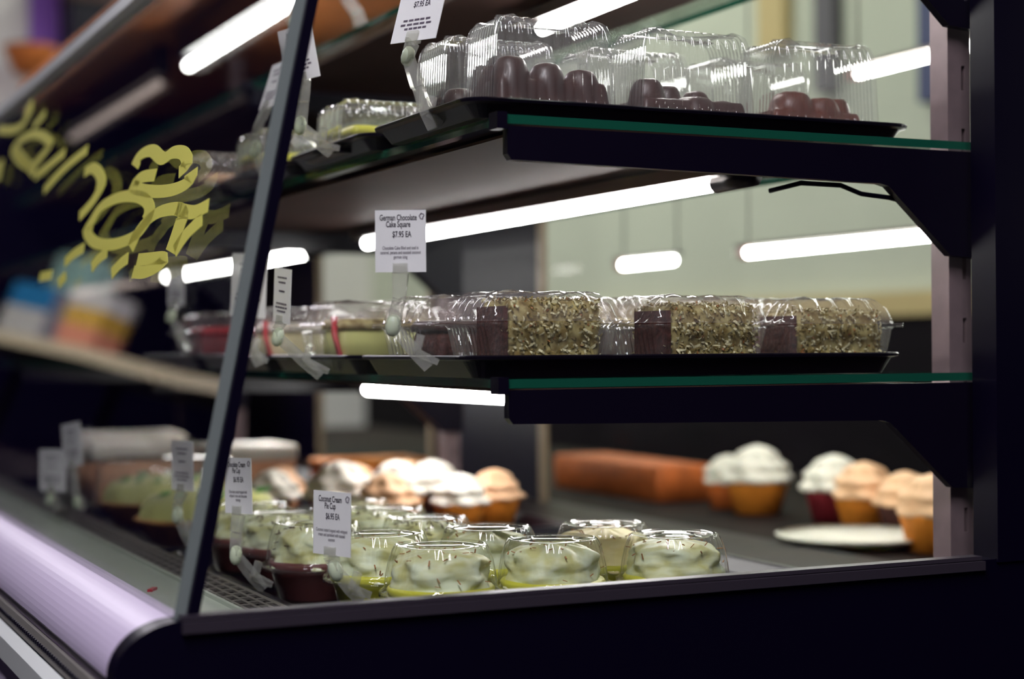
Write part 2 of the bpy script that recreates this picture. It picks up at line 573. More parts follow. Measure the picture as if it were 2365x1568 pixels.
# yellow marker lettering on the glass
STROKES = [
 [(1.098, 0.4925), (1.089, 0.4743), (1.138, 0.4669), (1.236, 0.474), (1.365, 0.4912)],
 [(0.943, 0.4581), (1.017, 0.4516)],
 [(0.876, 0.4169), (0.942, 0.4315), (1.031, 0.4424), (1.126, 0.4436), (1.141, 0.434), (1.067, 0.4134), (0.97, 0.3966), (0.907, 0.4014), (0.864, 0.4089), (0.876, 0.4169)],
 [(1.137, 0.4364), (0.931, 0.3842)],
 [(0.744, 0.3884), (0.918, 0.3788)],
 [(0.611, 0.3766), (0.724, 0.3691), (0.832, 0.3544)],
 [(0.599, 0.3518), (0.561, 0.3523), (0.519, 0.342), (0.502, 0.3287), (0.525, 0.3161), (0.578, 0.3054)],
 [(0.361, 0.3328), (0.347, 0.3416), (0.304, 0.3405), (0.258, 0.3289), (0.225, 0.3302), (0.189, 0.3255), (0.172, 0.3155), (0.191, 0.3107)],
 [(0.152, 0.3074), (0.154, 0.2997), (0.2, 0.2979), (0.272, 0.303), (0.344, 0.3132), (0.327, 0.3199), (0.272, 0.3167)],
 [(0.509, 0.2951), (0.473, 0.3072), (0.394, 0.3089), (0.318, 0.3023), (0.276, 0.2919), (0.272, 0.2779), (0.307, 0.268), (0.386, 0.2661), (0.471, 0.2729), (0.518, 0.2858), (0.509, 0.2951)],
 [(0.312, 0.2587), (0.287, 0.2739), (0.237, 0.2824), (0.175, 0.2809), (0.153, 0.2751), (0.155, 0.2654), (0.167, 0.247)],
 [(0.175, 0.2809), (0.122, 0.274), (0.08, 0.2757)],
 [(0.09, 0.2665), (0.127, 0.2583), (0.154, 0.2469)],
 [(0.521, 0.2709), (0.565, 0.2675), (0.607, 0.261)],
 [(0.406, 0.2603), (0.439, 0.2558), (0.463, 0.249)],
 [(0.314, 0.25), (0.343, 0.2456), (0.368, 0.2392)],
 [(0.276, 0.2466), (0.235, 0.2452), (0.189, 0.2434), (0.195, 0.2384), (0.239, 0.2349), (0.283, 0.2369)],
 [(0.74, 0.2517), (0.668, 0.2514)],
 [(0.588, 0.2471), (0.616, 0.2395)],
 [(1.268, 0.4349), (1.268, 0.4059)],
]
def smooth_path(pts, n=5):
    out = []
    P = [Vector((a, b, 0)) for a, b in pts]
    for i in range(len(P) - 1):
        p0, p1, p2, p3 = P[max(i - 1, 0)], P[i], P[i + 1], P[min(i + 2, len(P) - 1)]
        for k in range(n):
            t = k / n
            out.append(0.5 * ((2 * p1) + (p2 - p0) * t + (2 * p0 - 5 * p1 + 4 * p2 - p3) * t * t + (3 * p1 - p0 - 3 * p2 + p3) * t ** 3))
    out.append(P[-1])
    return out
for st in STROKES:
    pts = smooth_path(st)
    b = MB()
    rings = []
    for i, p in enumerate(pts):
        d = (pts[min(i + 1, len(pts) - 1)] - pts[max(i - 1, 0)])
        d.normalize()
        # a broad marker tip: wide along the case, narrower up the glass
        nrm = Vector((-d.y, d.x, 0))
        wy, ws = 0.017 + 0.014 * p.x, 0.0052
        e = Vector((nrm.x * wy, nrm.y * ws, 0))
        a, c = p + e, p - e
        rings.append([gpt(a.x, a.y, 0.0002), gpt(c.x, c.y, 0.0002), gpt(c.x, c.y, 0.00035), gpt(a.x, a.y, 0.00035)])
    b.loops(rings, True, True)
    o = b.build('marker_stroke', 'yellow_marker', front_glass)
    o['label'] = 'yellow marker lettering'

# ------------------------------------------------------------------ glass shelves with brackets and lamps
UNITS = [(0.114, 0.948), (1.19, 2.02), (2.07, 2.95)]
def shelf(zt, x0, label, depth=0.0065, units=None, panes=((0.0, 1.065), (1.075, 2.125), (2.135, 3.03))):
    t = thing('glass_shelf', label, 'shelf', (x0, 0, zt), 0, 'glass shelves of the display case')
    L = lambda x, y, z: (x - x0, y, z - zt)
    for a, c in panes:
        b = MB()
        p0, p1 = L(x0, a, zt - depth), L(0.432, c, zt)
        (ax, ay, az), (bx, by, bz) = p0, p1
        vs = [(ax, ay, az), (bx, ay, az), (bx, by, az), (ax, by, az), (ax, ay, bz), (bx, ay, bz), (bx, by, bz), (ax, by, bz)]
        b.add(vs, [(3, 2, 1, 0), (4, 5, 6, 7)], 0)
        b.add(vs, [(0, 1, 5, 4), (1, 2, 6, 5), (2, 3, 7, 6), (3, 0, 4, 7)], 1)
        b.build('pane', ['shelf_glass', 'glass_edge'], t)
        MB().box(L(x0 + 0.022, a + 0.012, zt - depth - 0.0035), L(0.372, c - 0.012, zt - depth - 0.0012)).build('under_panel', 'under_shelf', t)  # added opaque panel, keeps the lamp's reflection off the glass underside
    # cantilever brackets
    zb = zt - depth - 0.0015
    prof = [(x0 + 0.003, zb), (x0 + 0.003, zb - 0.020), (x0 + 0.006, zb - 0.024), (0.33, zb - 0.029), (0.338, zb - 0.031), (0.400, zb - 0.085), (0.432, zb - 0.087), (0.432, zb)]
    for y in (0.0, 1.058, 1.078, 2.12):
        b = MB()
        b.prism_xz([(x - x0, z - zt) for x, z in prof], y, y + 0.008)
        br = b.build('bracket', 'black_satin', t)
        b = MB()
        b.box(L(x0 - 0.006, y - 0.002, zt - depth - 0.004), L(x0 + 0.002, y + 0.012, zt + 0.0015))
        b.build('front_clip', 'black_satin', br)
    # lamps under the panes
    for k, (a, c) in enumerate(units or UNITS):
        zl = zt - 0.030
        mt = 'tube' if k < 2 else 'tube_dim'
        b = MB()
        b.tube([L(0.25, a, zl), L(0.25, c, zl)], 0.0064, 12)
        tb = b.build('lamp_tube', mt, t, True)
        b = MB()
        ch = [(0.264, 0.003), (0.266, 0.003), (0.266, 0.017), (0.234, 0.017), (0.234, 0.005), (0.236, 0.005), (0.238, 0.0085), (0.262, 0.0085)]
        b.prism_xz([(x - x0, zl + dz - zt) for x, dz in ch], a - 0.06, c + 0.02)
        b.build('lamp_housing', 'lamp_metal', t)
        b = MB()
        b.tube([L(0.25, a - 0.055, zl + 0.001), L(0.25, a, zl)], 0.008, 12)
        b.build('lamp_socket', 'black_satin', t, True)
        MB().tube([L(0.25, c, zl), L(0.25, c + 0.018, zl)], 0.008, 12).build('lamp_socket', 'black_satin', t, True)
    return t
sh_mid = shelf(0.0025, 0.0, 'green-edged glass shelf level with the eye, carrying the coconut cake boxes')
sh_top = shelf(0.1905, 0.0, 'green-edged glass shelf seen from below, carrying the tall ribbed chocolate cake boxes')
sh_up = shelf(0.3775, 0.13, 'narrow glass shelf highest in the case, its edge crossing the upper left', units=((0.114, 0.44),))
# lamp cable under the top shelf
zc = 0.1905
b = MB()
cp = [(0.262, 0.055, 0.150), (0.275, 0.03, 0.1545), (0.300, 0.012, 0.152), (0.318, 0.009, 0.1455), (0.345, 0.009, 0.1435), (0.370, 0.009, 0.139), (0.395, 0.010, 0.132)]
b.tube([(x, y, z - zc) for x, y, z in cp], 0.0020, 8)
b.build('lamp_cable', 'black', sh_top, True)
# canopy lamps
for k, (a, c) in enumerate(((0.114, 0.948), (1.19, 1.85), (2.07, 2.95))):
    b = MB()
    b.tube([(0.25, a, 0.53), (0.25, c, 0.53)], 0.0075, 12)
    lt = b.build('canopy_lamp_tube', 'tube' if k < 2 else 'tube_dim', case, True)
    b = MB()
    b.box((0.235, a - 0.03, 0.545), (0.265, c + 0.03, 0.60))
    b.build('canopy_lamp_housing', 'black_satin', case)

# ------------------------------------------------------------------ trays
def tray_mesh(w, d, h, rad=0.022, slope=0.008, rim=0.006):
    base = rrect(w, d, rad, 6, 6)
    rg = [ring(base, 0.0, slope + rim), ring(base, h - 0.004, rim), ring(base, h - 0.003, 0.0005), ring(base, h - 0.001, 0.0), ring(base, h, 0.0012),
          ring(base, h, rim + 0.001), ring(base, h - 0.0018, rim + 0.0025), ring(base, 0.0022, slope + rim + 0.002)]
    b = MB()
    b.loops(rg, True, True)
    return b.data('tray', 'tray_black', False)
def tray(x0, x1, y0, y1, z, h, label, group):
    me = tray_mesh(x1 - x0, y1 - y0, h)
    o = link('serving_tray', me, None, ((x0 + x1) / 2, (y0 + y1) / 2, z))
    return tag(o, label, 'tray', group)
ZT, ZM, ZD = 0.1910, 0.0030, -0.1880
tray(-0.022, 0.378, 0.012, 0.218, ZT, 0.0135, 'black plastic tray on the top shelf under the chocolate dollop cakes', 'trays on the top glass shelf')
tray(-0.022, 0.378, 0.226, 0.440, ZT, 0.0135, 'black tray with a curved lip on the top shelf, second from the near end', 'trays on the top glass shelf')
tray(-0.022, 0.378, 0.448, 0.672, ZT, 0.0135, 'black tray on the top shelf, third from the near end', 'trays on the top glass shelf')
tray(-0.022, 0.378, 0.680, 1.040, ZT, 0.0135, 'black tray on the top shelf, farthest in the first bay', 'trays on the top glass shelf')
tray(-0.024, 0.368, 0.012, 0.245, ZM, 0.0165, 'black tray on the middle shelf under the coconut coated cake boxes', 'trays on the middle glass shelf')
tray(-0.024, 0.368, 0.255, 0.500, ZM, 0.0165, 'black tray on the middle shelf, second from the near end', 'trays on the middle glass shelf')
tray(-0.024, 0.368, 0.510, 0.770, ZM, 0.0165, 'black tray on the middle shelf under the pale cheesecake boxes', 'trays on the middle glass shelf')
tray(-0.024, 0.368, 0.780, 1.045, ZM, 0.0165, 'black tray on the middle shelf, farthest in the first bay', 'trays on the middle glass shelf')
tray(-0.108, 0.368, 0.000, 0.560, ZD, 0.0150, 'wide low black tray on the deck under the pie cups', 'trays on the case deck')
tray(-0.108, 0.368, 0.580, 1.060, ZD, 0.0150, 'wide low black tray on the deck under the frosted cupcakes', 'trays on the case deck')
tray(-0.108, 0.368, 1.080, 1.600, ZD, 0.0150, 'wide low black tray on the deck under the iced loaf cakes', 'trays on the case deck')
FT, FM, FD = ZT + 0.0024, ZM + 0.0024, ZD + 0.0024      # tray floors
#@@PART2
# ------------------------------------------------------------------ ribbed tall cake boxes (top shelf)
def ribbed_box_meshes(w, d, h, ribs_x=11, rib=0.0019):
    base = rrect(w, d, 0.010, 44, 5)
    b = MB()
    rg = [ring(base, 0.0, -0.006), ring(base, 0.0016, -0.006), ring(base, 0.0018, 0.001)]
    rg += [ring(base, h * t, 0.001 + 0.004 * t, rib, ribs_x) for t in (0.06, 0.3, 0.55, 0.80)]
    rg += [ring(base, h * 0.90, 0.0060, rib, ribs_x), ring(base, h * 0.955, 0.0080, rib, ribs_x), ring(base, h * 0.985, 0.0115, rib * 0.8, ribs_x), ring(base, h, 0.0160, rib * 0.5, ribs_x)]
    rg += [ring(base, h + 0.0005, 0.0200), ring(base, h - 0.0015, 0.0235)]
    rg.append(shrink(rg[-1], 0.5, h - 0.0012))
    rg.append(shrink(rg[-2], 0.02, h - 0.001))
    b.loops(rg, False, True)
    lid = b.data('lid', 'plastic', True)
    b = MB()
    rg = [ring(base, 0.0002, 0.004), ring(base, 0.0002, -0.007), ring(base, 0.0014, -0.0072), ring(base, 0.0014, 0.003)]
    b.loops(rg, True, False)
    return lid, b.data('base', 'tray_black', False)
def lump_mesh(bumps, body, mat, name, seed=0, res=(56, 40)):
    """one continuous iced cake: a soft block with piped domes on top. bumps: (x, y, r, top)"""
    (bx0, bx1, by0, by1, bh) = body
    nx, ny = res
    x0, x1, y0, y1 = bx0 - 0.008, bx1 + 0.008, by0 - 0.008, by1 + 0.008
    def height(x, y):
        ex = max(bx0 - x, x - bx1, 0); ey = max(by0 - y, y - by1, 0)
        e = math.hypot(ex, ey)
        hz = bh * max(0.0, 1 - (e / 0.006) ** 2)
        for (cx, cy, r, top) in bumps:
            q = ((x - cx) ** 2 + (y - cy) ** 2) / (r * r)
            if q < 1:
                hb = bh * 0.2 + (top - bh * 0.2) * (1 - q ** 2.2) ** 0.55
                hz = max(hz, hb)
        return hz + 0.0006 * nz(x, y, seed, 180) * (hz > 0.002)
    vs, fs = [], []
    for j in range(ny + 1):
        for i in range(nx + 1):
            x = x0 + (x1 - x0) * i / nx
            y = y0 + (y1 - y0) * j / ny
            vs.append((x, y, max(0.0, height(x, y))))
    for j in range(ny):
        for i in range(nx):
            a = j * (nx + 1) + i
            fs.append((a, a + 1, a + nx + 2, a + nx + 1))
    b = MB()
    b.add(vs, fs)
    return b.data(name, mat, True)
TALL_LID, TALL_BASE = ribbed_box_meshes(0.106, 0.072, 0.078)
def tall_box(loc, label, rotz=0.0, group='tall ribbed cake boxes on the top shelf', lid=None, base=None):
    t = thing('cake_box', label, 'cake box', loc, rotz, group)
    link('lid', lid or TALL_LID, t)
    link('base', base or TALL_BASE, t)
    return t
def choc_cake(loc, bumps, label, mat='choc_icing', body=(-0.036, 0.036, -0.022, 0.022, 0.028), seed=0, name='chocolate_cake'):
    o = link(name, lump_mesh(bumps, body, mat, name, seed), None, loc)
    return tag(o, label, 'cake', 'chocolate cakes in ribbed boxes')
def dollops(row, top, r=0.0155, ys=(-0.013, 0.013), dz=0.0):
    out = []
    for k, x in enumerate(row):
        for m_, yy in enumerate(ys):
            out.append((x, yy, r, top - dz * k - 0.003 * m_))
    return out
tall_box((0.062, 0.069, FT), 'tall ribbed clear box nearest the top shelf corner, tallest in view, over three chocolate dollops')
choc_cake((0.062, 0.069, FT + 0.0016), dollops((-0.030, 0.000, 0.029), 0.0475, 0.0165, dz=0.0035), 'chocolate cake with three tall piped dollops in the largest clear box', seed=1, body=(-0.042, 0.043, -0.024, 0.024, 0.030))
tall_box((0.186, 0.068, FT), 'tall ribbed clear box between two others on the top shelf, over a low dark cake', 0.02)
choc_cake((0.186, 0.068, FT + 0.0016), [(-0.033, -0.006, 0.016, 0.039), (-0.004, 0.012, 0.013, 0.038), (0.022, 0.012, 0.014, 0.035), (0.005, -0.012, 0.020, 0.026), (0.030, -0.012, 0.016, 0.024)], 'low dark chocolate cake with one dollop standing apart, middle clear box', body=(-0.044, 0.042, -0.024, 0.024, 0.022), seed=2)
tall_box((0.307, 0.067, FT), 'tall ribbed clear box at the rear of the top shelf, over reddish cake', -0.02)
choc_cake((0.307, 0.067, FT + 0.0016), [(-0.018, -0.004, 0.021, 0.037), (0.008, -0.008, 0.018, 0.033), (0.027, -0.004, 0.013, 0.034), (0.040, -0.010, 0.009, 0.017)], 'reddish brown chocolate cake with rounded humps in the rearmost clear box', 'choc_icing_red', body=(-0.044, 0.034, -0.022, 0.022, 0.020), seed=3)
tall_box((0.060, 0.160, FT), 'ribbed clear box half hidden behind the tallest one, beside the clear card clip')
choc_cake((0.060, 0.160, FT + 0.0016), dollops((-0.030, 0.000, 0.030), 0.036, 0.0165), 'chocolate cake in the box half hidden behind the tallest one', seed=4)
tall_box((0.186, 0.160, FT), 'ribbed clear box in the second row behind the middle box of the top shelf')
choc_cake((0.186, 0.160, FT + 0.0016), dollops((-0.030, 0.000, 0.030), 0.033, 0.0155), 'chocolate cake in the second row behind the middle top shelf box', seed=5)
tall_box((0.307, 0.160, FT), 'ribbed clear box in the second row behind the rearmost box of the top shelf')
choc_cake((0.307, 0.160, FT + 0.0016), dollops((-0.028, 0.000, 0.028), 0.031, 0.0155), 'chocolate cake in the second row behind the reddish brown one', seed=6)
# wide lower boxes further along the top shelf
WIDE_LID, WIDE_BASE = ribbed_box_meshes(0.125, 0.085, 0.050, 13)
def sheet_cake(name, loc, w, d, h, mat, label, topmat=None, rotz=0.0, cat='cake', group=None, top_h=0.008):
    t = thing(name, label, cat, loc, rotz, group)
    def blk(z0, z1, ins):
        base = rrect(w - ins, d - ins, 0.006, 10, 3)
        rg = [ring(base, z0), ring(base, z1 - 0.003), ring(base, z1, 0.003)]
        rg += [shrink(rg[-1], 0.6, z1 + 0.001), shrink(rg[-1], 0.05, z1 + 0.001)]
        rg = [[(x + 0.0012 * nz(x, y, z, 60), y + 0.0012 * nz(y, x, z, 60), z + 0.0008 * nz(x, z, y, 90)) for x, y, z in r] for r in rg]
        b = MB(); b.loops(rg, True, True)
        return b
    if topmat:
        blk(0.0, h - top_h, 0.004).build('crumb', mat, t, True)
        blk(h - top_h, h, 0.0).build('icing', topmat, t, True)
    else:
        blk(0.0, h, 0.0).build('crumb', mat, t, True)
    return t
wide_spots = [((0.045, 0.335), 'cheesecake', 'custard', 'wide low ribbed box of yellow cake beyond the chocolate cakes', 'yellow sponge slab in the wide low box beyond the chocolate cakes'),
              ((0.190, 0.335), 'cheesecake', 'frosting', 'wide low ribbed box behind the box of yellow cake', 'white iced slab in the box behind the yellow cake'),
              ((0.035, 0.560), 'crust', 'custard', 'wide low ribbed box near the slanted glass edge on the third top tray', 'golden slab in the box on the third top tray'),
              ((0.190, 0.560), 'choc_cake', 'frosting', 'wide low ribbed box set back on the third top tray', 'white topped dark slab set back on the third top tray'),
              ((0.035, 0.780), 'strawberry_cake', 'frosting_peach', 'wide low ribbed box farthest along the top shelf, seen through the lettering', 'reddish slab in the farthest box of the top shelf')]
for (x, y), ma, mb, l1, l2 in wide_spots:
    tall_box((x, y, FT), l1, random.uniform(-.06, .06), 'wide low ribbed boxes on the top shelf', WIDE_LID, WIDE_BASE)
    sheet_cake('cake_slab', (x, y, FT + 0.0016), 0.095, 0.06, 0.026, ma, l2, mb, 0.0, 'cake', 'slabs in the wide low boxes')

# ------------------------------------------------------------------ hinged clear boxes (middle shelf)
def clam_meshes(w, d, h1, h2, ribs=10, rib=0.0012, bumps=5):
    base = rrect(w, d, 0.012, 48, 5)
    b = MB()
    rg = [ring(base, 0.0, 0.009, rib, ribs), ring(base, h1 * 0.5, 0.005, rib, ribs), ring(base, h1 * 0.93, 0.0015, rib, ribs), ring(base, h1, 0.0), ring(base, h1, -0.008), ring(base, h1 + 0.0012, -0.0085), ring(base, h1 + 0.0012, -0.001)]
    b.loops(rg, True, False)
    tub = b.data('tub', 'plastic', True)
    b = MB()
    zs = h1 + 0.0016
    rg = [ring(base, zs + 0.0006, -0.0085), ring(base, zs + 0.0014, -0.009), ring(base, zs + 0.0012, 0.000)]
    hh = h2 - h1
    for t, ins in ((0.25, 0.002), (0.60, 0.006), (0.86, 0.012), (0.97, 0.018)):
        rg.append(ring(base, zs + hh * t, ins, 0.0016, bumps))
    rg.append(ring(base, zs + hh, 0.024, 0.001, bumps))
    rg.append(shrink(rg[-1], 0.55, zs + hh - 0.001))
    rg.append(shrink(rg[-2], 0.03, zs + hh - 0.0005))
    rg = [[(x, y, z + (0.0016 * nz(x, y, z, 45) if k > 3 else 0)) for x, y, z in r] for k, r in enumerate(rg)]
    b.loops(rg, False, True)
    lid = b.data('lid', 'plastic_crinkle', True)
    return tub, lid
CLAM_TUB, CLAM_LID = clam_meshes(0.112, 0.090, 0.0365, 0.060)
def clam(loc, label, rotz=0.0, group='hinged clear boxes on the middle shelf', sc=1.0):
    t = thing('hinged_box', label, 'cake box', loc, rotz, group)
    t.scale = (sc, sc, sc)
    link('tub', CLAM_TUB, t)
    link('lid', CLAM_LID, t)
    return t
def flakes(b, n, box, face='all', size=0.0035, mi=0, seed=1):
    rnd = random.Random(seed)
    (x0, x1, y0, y1, z0, z1) = box
    for _ in range(n):
        u, v = rnd.random(), rnd.random()
        k = rnd.choice(('near', 'near', 'near', 'far', 'left', 'right', 'top', 'top', 'top')) if face == 'all' else face
        if k == 'near':
            p = (x0 + (x1 - x0) * u, y0, z0 + (z1 - z0) * v); nrm = Vector((0, -1, 0))
        elif k == 'far':
            p = (x0 + (x1 - x0) * u, y1, z0 + (z1 - z0) * v); nrm = Vector((0, 1, 0))
        elif k == 'left':
            p = (x0, y0 + (y1 - y0) * u, z0 + (z1 - z0) * v); nrm = Vector((-1, 0, 0))
        elif k == 'right':
            p = (x1, y0 + (y1 - y0) * u, z0 + (z1 - z0) * v); nrm = Vector((1, 0, 0))
        else:
            p = (x0 + (x1 - x0) * u, y0 + (y1 - y0) * v, z1); nrm = Vector((0, 0, 1))
        p = Vector(p) + nrm * rnd.uniform(0, 0.0015)
        d = Vector((rnd.gauss(0, 1), rnd.gauss(0, 1), rnd.gauss(0, 1)))
        d = (d - nrm * d.dot(nrm) * 0.5).normalized()
        s = d.cross(nrm).normalized()
        L_ = size * rnd.uniform(0.5, 1.4)
        w_ = size * rnd.uniform(0.11, 0.24)
        q = p + d * L_
        mid = (p + q) / 2 + nrm * size * 0.25
        b.add([p - s * w_, p + s * w_, mid + s * w_, mid - s * w_, q + s * w_ * .6, q - s * w_ * .6, mid - nrm * w_],
              [(0, 1, 2, 3), (3, 2, 4, 5), (0, 6, 1), (5, 4, 6), (0, 3, 6), (3, 5, 6), (1, 6, 2), (2, 6, 4)], mi)
    return b
def coconut_cake(loc, w, d, h, label, seed, rotz=0.0):
    t = thing('coconut_cake_square', label, 'cake', loc, rotz, 'coconut coated cake squares')
    base = rrect(w, d, 0.005, 16, 3)
    b = MB()
    rg = [ring(base, h * k / 8, 0.0) for k in range(8)] + [ring(base, h, 0.003)]
    rg += [shrink(rg[-1], 0.7, h), shrink(rg[-1], 0.35, h), shrink(rg[-1], 0.02, h)]
    rg = [[(x + 0.0022 * nz(x, y + seed, z, 150), y + 0.0022 * nz(y, x + seed, z, 150), z + 0.0016 * nz(x, z, y + seed, 170)) for x, y, z in r] for r in rg]
    b.loops(rg, True, True)
    b.build('icing', 'coconut_icing', t, True)
    b = MB()
    flakes(b, 560, (-w / 2, w / 2, -d / 2, d / 2, 0.002, h), size=0.0044, seed=seed)
    flakes(b, 500, (-w / 2, w / 2, -d / 2, d / 2, 0.002, h), size=0.0040, mi=2, seed=seed + 90)
    flakes(b, 60, (-w / 2, w / 2, -d / 2, d / 2, 0.002, h), mi=1, seed=seed + 50)
    o = b.build('coconut_flakes', ['coconut_flake', 'toasted_flake', 'pecan'], t)
    o['kind'] = 'stuff'
    # bare crumb on the cut side
    b = MB()
    base2 = [(-w / 2 - 0.0012, -d / 2 + 0.003, 0.001), (-w / 2 - 0.0012, d / 2 - 0.004, 0.001), (-w / 2 - 0.0012, d / 2 - 0.004, h * 0.93), (-w / 2 - 0.0012, -d / 2 + 0.003, h * 0.93)]
    b.add(base2 + [(x - 0.003, y, z) for x, y, z in base2], [(3, 2, 1, 0), (4, 5, 6, 7), (0, 1, 5, 4), (1, 2, 6, 5), (2, 3, 7, 6), (3, 0, 4, 7)])
    b.build('crumb', 'choc_cake', t)
    return t
clam((0.056, 0.072, FM), 'hinged clear box with a crumpled lid over the largest coconut cake, nearest the card')
coconut_cake((0.058, 0.062, FM + 0.001), 0.074, 0.056, 0.053, 'tall cake square thickly coated in coconut, nearest the middle shelf corner', 11)
clam((0.192, 0.071, FM), 'hinged clear box with a rippled lid, middle of the three coconut cake boxes', 0.03, sc=0.97)
coconut_cake((0.196, 0.062, FM + 0.001), 0.076, 0.056, 0.050, 'coconut coated cake square with a toasted orange top, middle of three', 23, 0.03)
clam((0.316, 0.070, FM), 'hinged clear box with a scalloped lid at the rear of the middle shelf', -0.02, sc=0.95)
coconut_cake((0.316, 0.062, FM + 0.001), 0.078, 0.056, 0.046, 'lower coconut coated cake square at the rear of the middle shelf', 37, -0.02)
clam((0.048, 0.185, FM), 'hinged clear box of dark cake behind the chocolate cake card clip', 0.05)
sheet_cake('cake_square', (0.050, 0.185, FM + 0.001), 0.075, 0.055, 0.040, 'choc_cake', 'dark bare chocolate cake square behind the card clip', 'choc_icing', 0.05, 'cake', 'cake squares further along the middle shelf')
clam((0.180, 0.185, FM), 'hinged clear box in the second row behind the middle coconut cake')
sheet_cake('cake_square', (0.180, 0.185, FM + 0.001), 0.075, 0.055, 0.042, 'choc_cake', 'chocolate cake square in the second row of the middle shelf', 'coconut_icing', 0.0, 'cake', 'cake squares further along the middle shelf')
clam((0.305, 0.185, FM), 'hinged clear box in the second row behind the rearmost coconut cake')
sheet_cake('cake_square', (0.305, 0.185, FM + 0.001), 0.075, 0.055, 0.042, 'strawberry_cake', 'red cake square in the second row behind the rearmost coconut cake', 'coconut_icing', 0.0, 'cake', 'cake squares further along the middle shelf')
mid_more = [((0.028, 0.345), 'lime_cream', 'coconut_icing', 'hinged clear box beside the narrow card, over a mossy tan cake', 'mossy tan cake square with a red streak, on the second middle tray'),
            ((0.150, 0.335), 'choc_cake', 'choc_shaving', 'hinged clear box of near black cake left of the chocolate cake card', 'near black chocolate cake square on the second middle tray'),
            ((0.275, 0.335), 'choc_cake', 'frosting', 'hinged clear box at the rear of the second middle tray', 'white iced cake square at the rear of the second middle tray'),
            ((0.040, 0.595), 'cheesecake', 'frosting', 'hinged clear box right of the slanted glass edge, over pale cheesecake', 'pale cheesecake square right of the slanted glass edge'),
            ((0.165, 0.595), 'cheesecake', 'raspberry', 'hinged clear box of red topped cheesecake on the third middle tray', 'red topped cheesecake square on the third middle tray'),
            ((0.040, 0.860), 'strawberry_cake', 'raspberry', 'hinged clear box left of the slanted glass edge, over dark red cake', 'dark red cake square left of the slanted glass edge'),
            ((0.165, 0.860), 'strawberry_cake', 'frosting', 'hinged clear box farthest back on the middle shelf', 'white topped red cake square farthest on the middle shelf')]
for (x, y), ma, mb, l1, l2 in mid_more:
    clam((x, y, FM), l1, random.uniform(-.08, .08))
    t = sheet_cake('cake_square', (x, y, FM + 0.001), 0.078, 0.058, 0.044, ma, l2, mb, random.uniform(-.05, .05), 'cake', 'cake squares further along the middle shelf')
    if ma in ('lime_cream',) or (ma, mb) == ('cheesecake', 'frosting'):
        b = MB()
        b.tube([(-0.040, -0.02, 0.046), (-0.042, -0.028, 0.03), (-0.038, -0.0305, 0.012), (-0.03, -0.031, 0.004)], 0.003, 6)
        b.build('fruit_drizzle', 'raspberry', t, True)

# ------------------------------------------------------------------ domed pie cups (deck)
def cup_parts():
    b = MB()
    b.lathe([(0.001, 0.0), (0.030, 0.0), (0.0315, 0.001), (0.0385, 0.026), (0.0400, 0.0275), (0.0445, 0.0280), (0.0450, 0.0290), (0.0395, 0.0292)], 40)
    cup = b.data('cup', 'plastic_dome', True)
    b = MB()
    seg = 108
    def mod(k, a, r):
        return r + (0.0009 if (k in (1, 2) and int(a / (2 * PI) * seg + .5) % 3 == 0) else 0.0)
    b.lathe([(0.0448, 0.0262), (0.0452, 0.0272), (0.0452, 0.0312), (0.0440, 0.0325)], seg, mod=mod)
    b.lathe([(0.0440, 0.0325), (0.0425, 0.0338), (0.0418, 0.0365), (0.0408, 0.0440), (0.0390, 0.0530), (0.0362, 0.0610), (0.0345, 0.0640), (0.0338, 0.0652), (0.0326, 0.0655), (0.0318, 0.0646), (0.0300, 0.0640), (0.0180, 0.0642), (0.0172, 0.0650), (0.0160, 0.0642), (0.0006, 0.0642)], 144, mod=lambda k, a, r: r + (0.00035 * math.cos(36 * a) if 2 <= k <= 6 else 0))
    lid = b.data('dome_lid', 'plastic_dome', True)
    return cup, lid
CUP, DOME = cup_parts()
def cream_mesh(seed, mat, hgt=0.0335, r0=0.0392):
    b = MB()
    seg, lev = 64, 22
    prof = []
    vs, fs = [], []
    for k in range(lev + 1):
        t = k / lev
        z = 0.0290 + hgt * t
        r = r0 * (1 - 0.13 * t - 0.85 * max(0, (t - 0.72) / 0.28) ** 2.2)
        for i in range(seg):
            a = 2 * PI * i / seg
            sw = math.sin(6 * a + 6.0 * t + seed) * 0.0020 * (1 - t * 0.3) - 0.0022
            lump = 0.0042 * nz(math.cos(a) * 1.5 + seed, math.sin(a) * 1.5, t * 2.4 + a * 0.1, 1.6) + 0.0014 * nz(math.cos(a) * 5, math.sin(a) * 5 + seed, t * 8, 1.5)
            rr = max(0.0004, r + (sw + lump) * min(1, r / 0.02))
            vs.append((rr * math.cos(a), rr * math.sin(a), z + 0.0016 * nz(math.cos(a) * 2, math.sin(a) * 2, t * 3 + seed, 1.7)))
    for k in range(lev):
        for i in range(seg):
            j = (i + 1) % seg
            fs.append((k * seg + i, k * seg + j, (k + 1) * seg + j, (k + 1) * seg + i))
    b.add(vs, fs)
    return b.data('whipped_cream', mat, True)
CREAMS = [cream_mesh(s_ * 3.1, 'cream') for s_ in range(4)]
CREAM_WARM = cream_mesh(17.3, 'cream_warm')
def filling(mat):
    b = MB()
    b.lathe([(0.0005, 0.0012), (0.0288, 0.0012), (0.0306, 0.004), (0.0372, 0.026), (0.0392, 0.0285), (0.0405, 0.0325), (0.0390, 0.0345), (0.0005, 0.0335)], 36)
    return b.data('filling', mat, True)
FILL_C, FILL_K = filling('custard'), filling('choc_pudding')
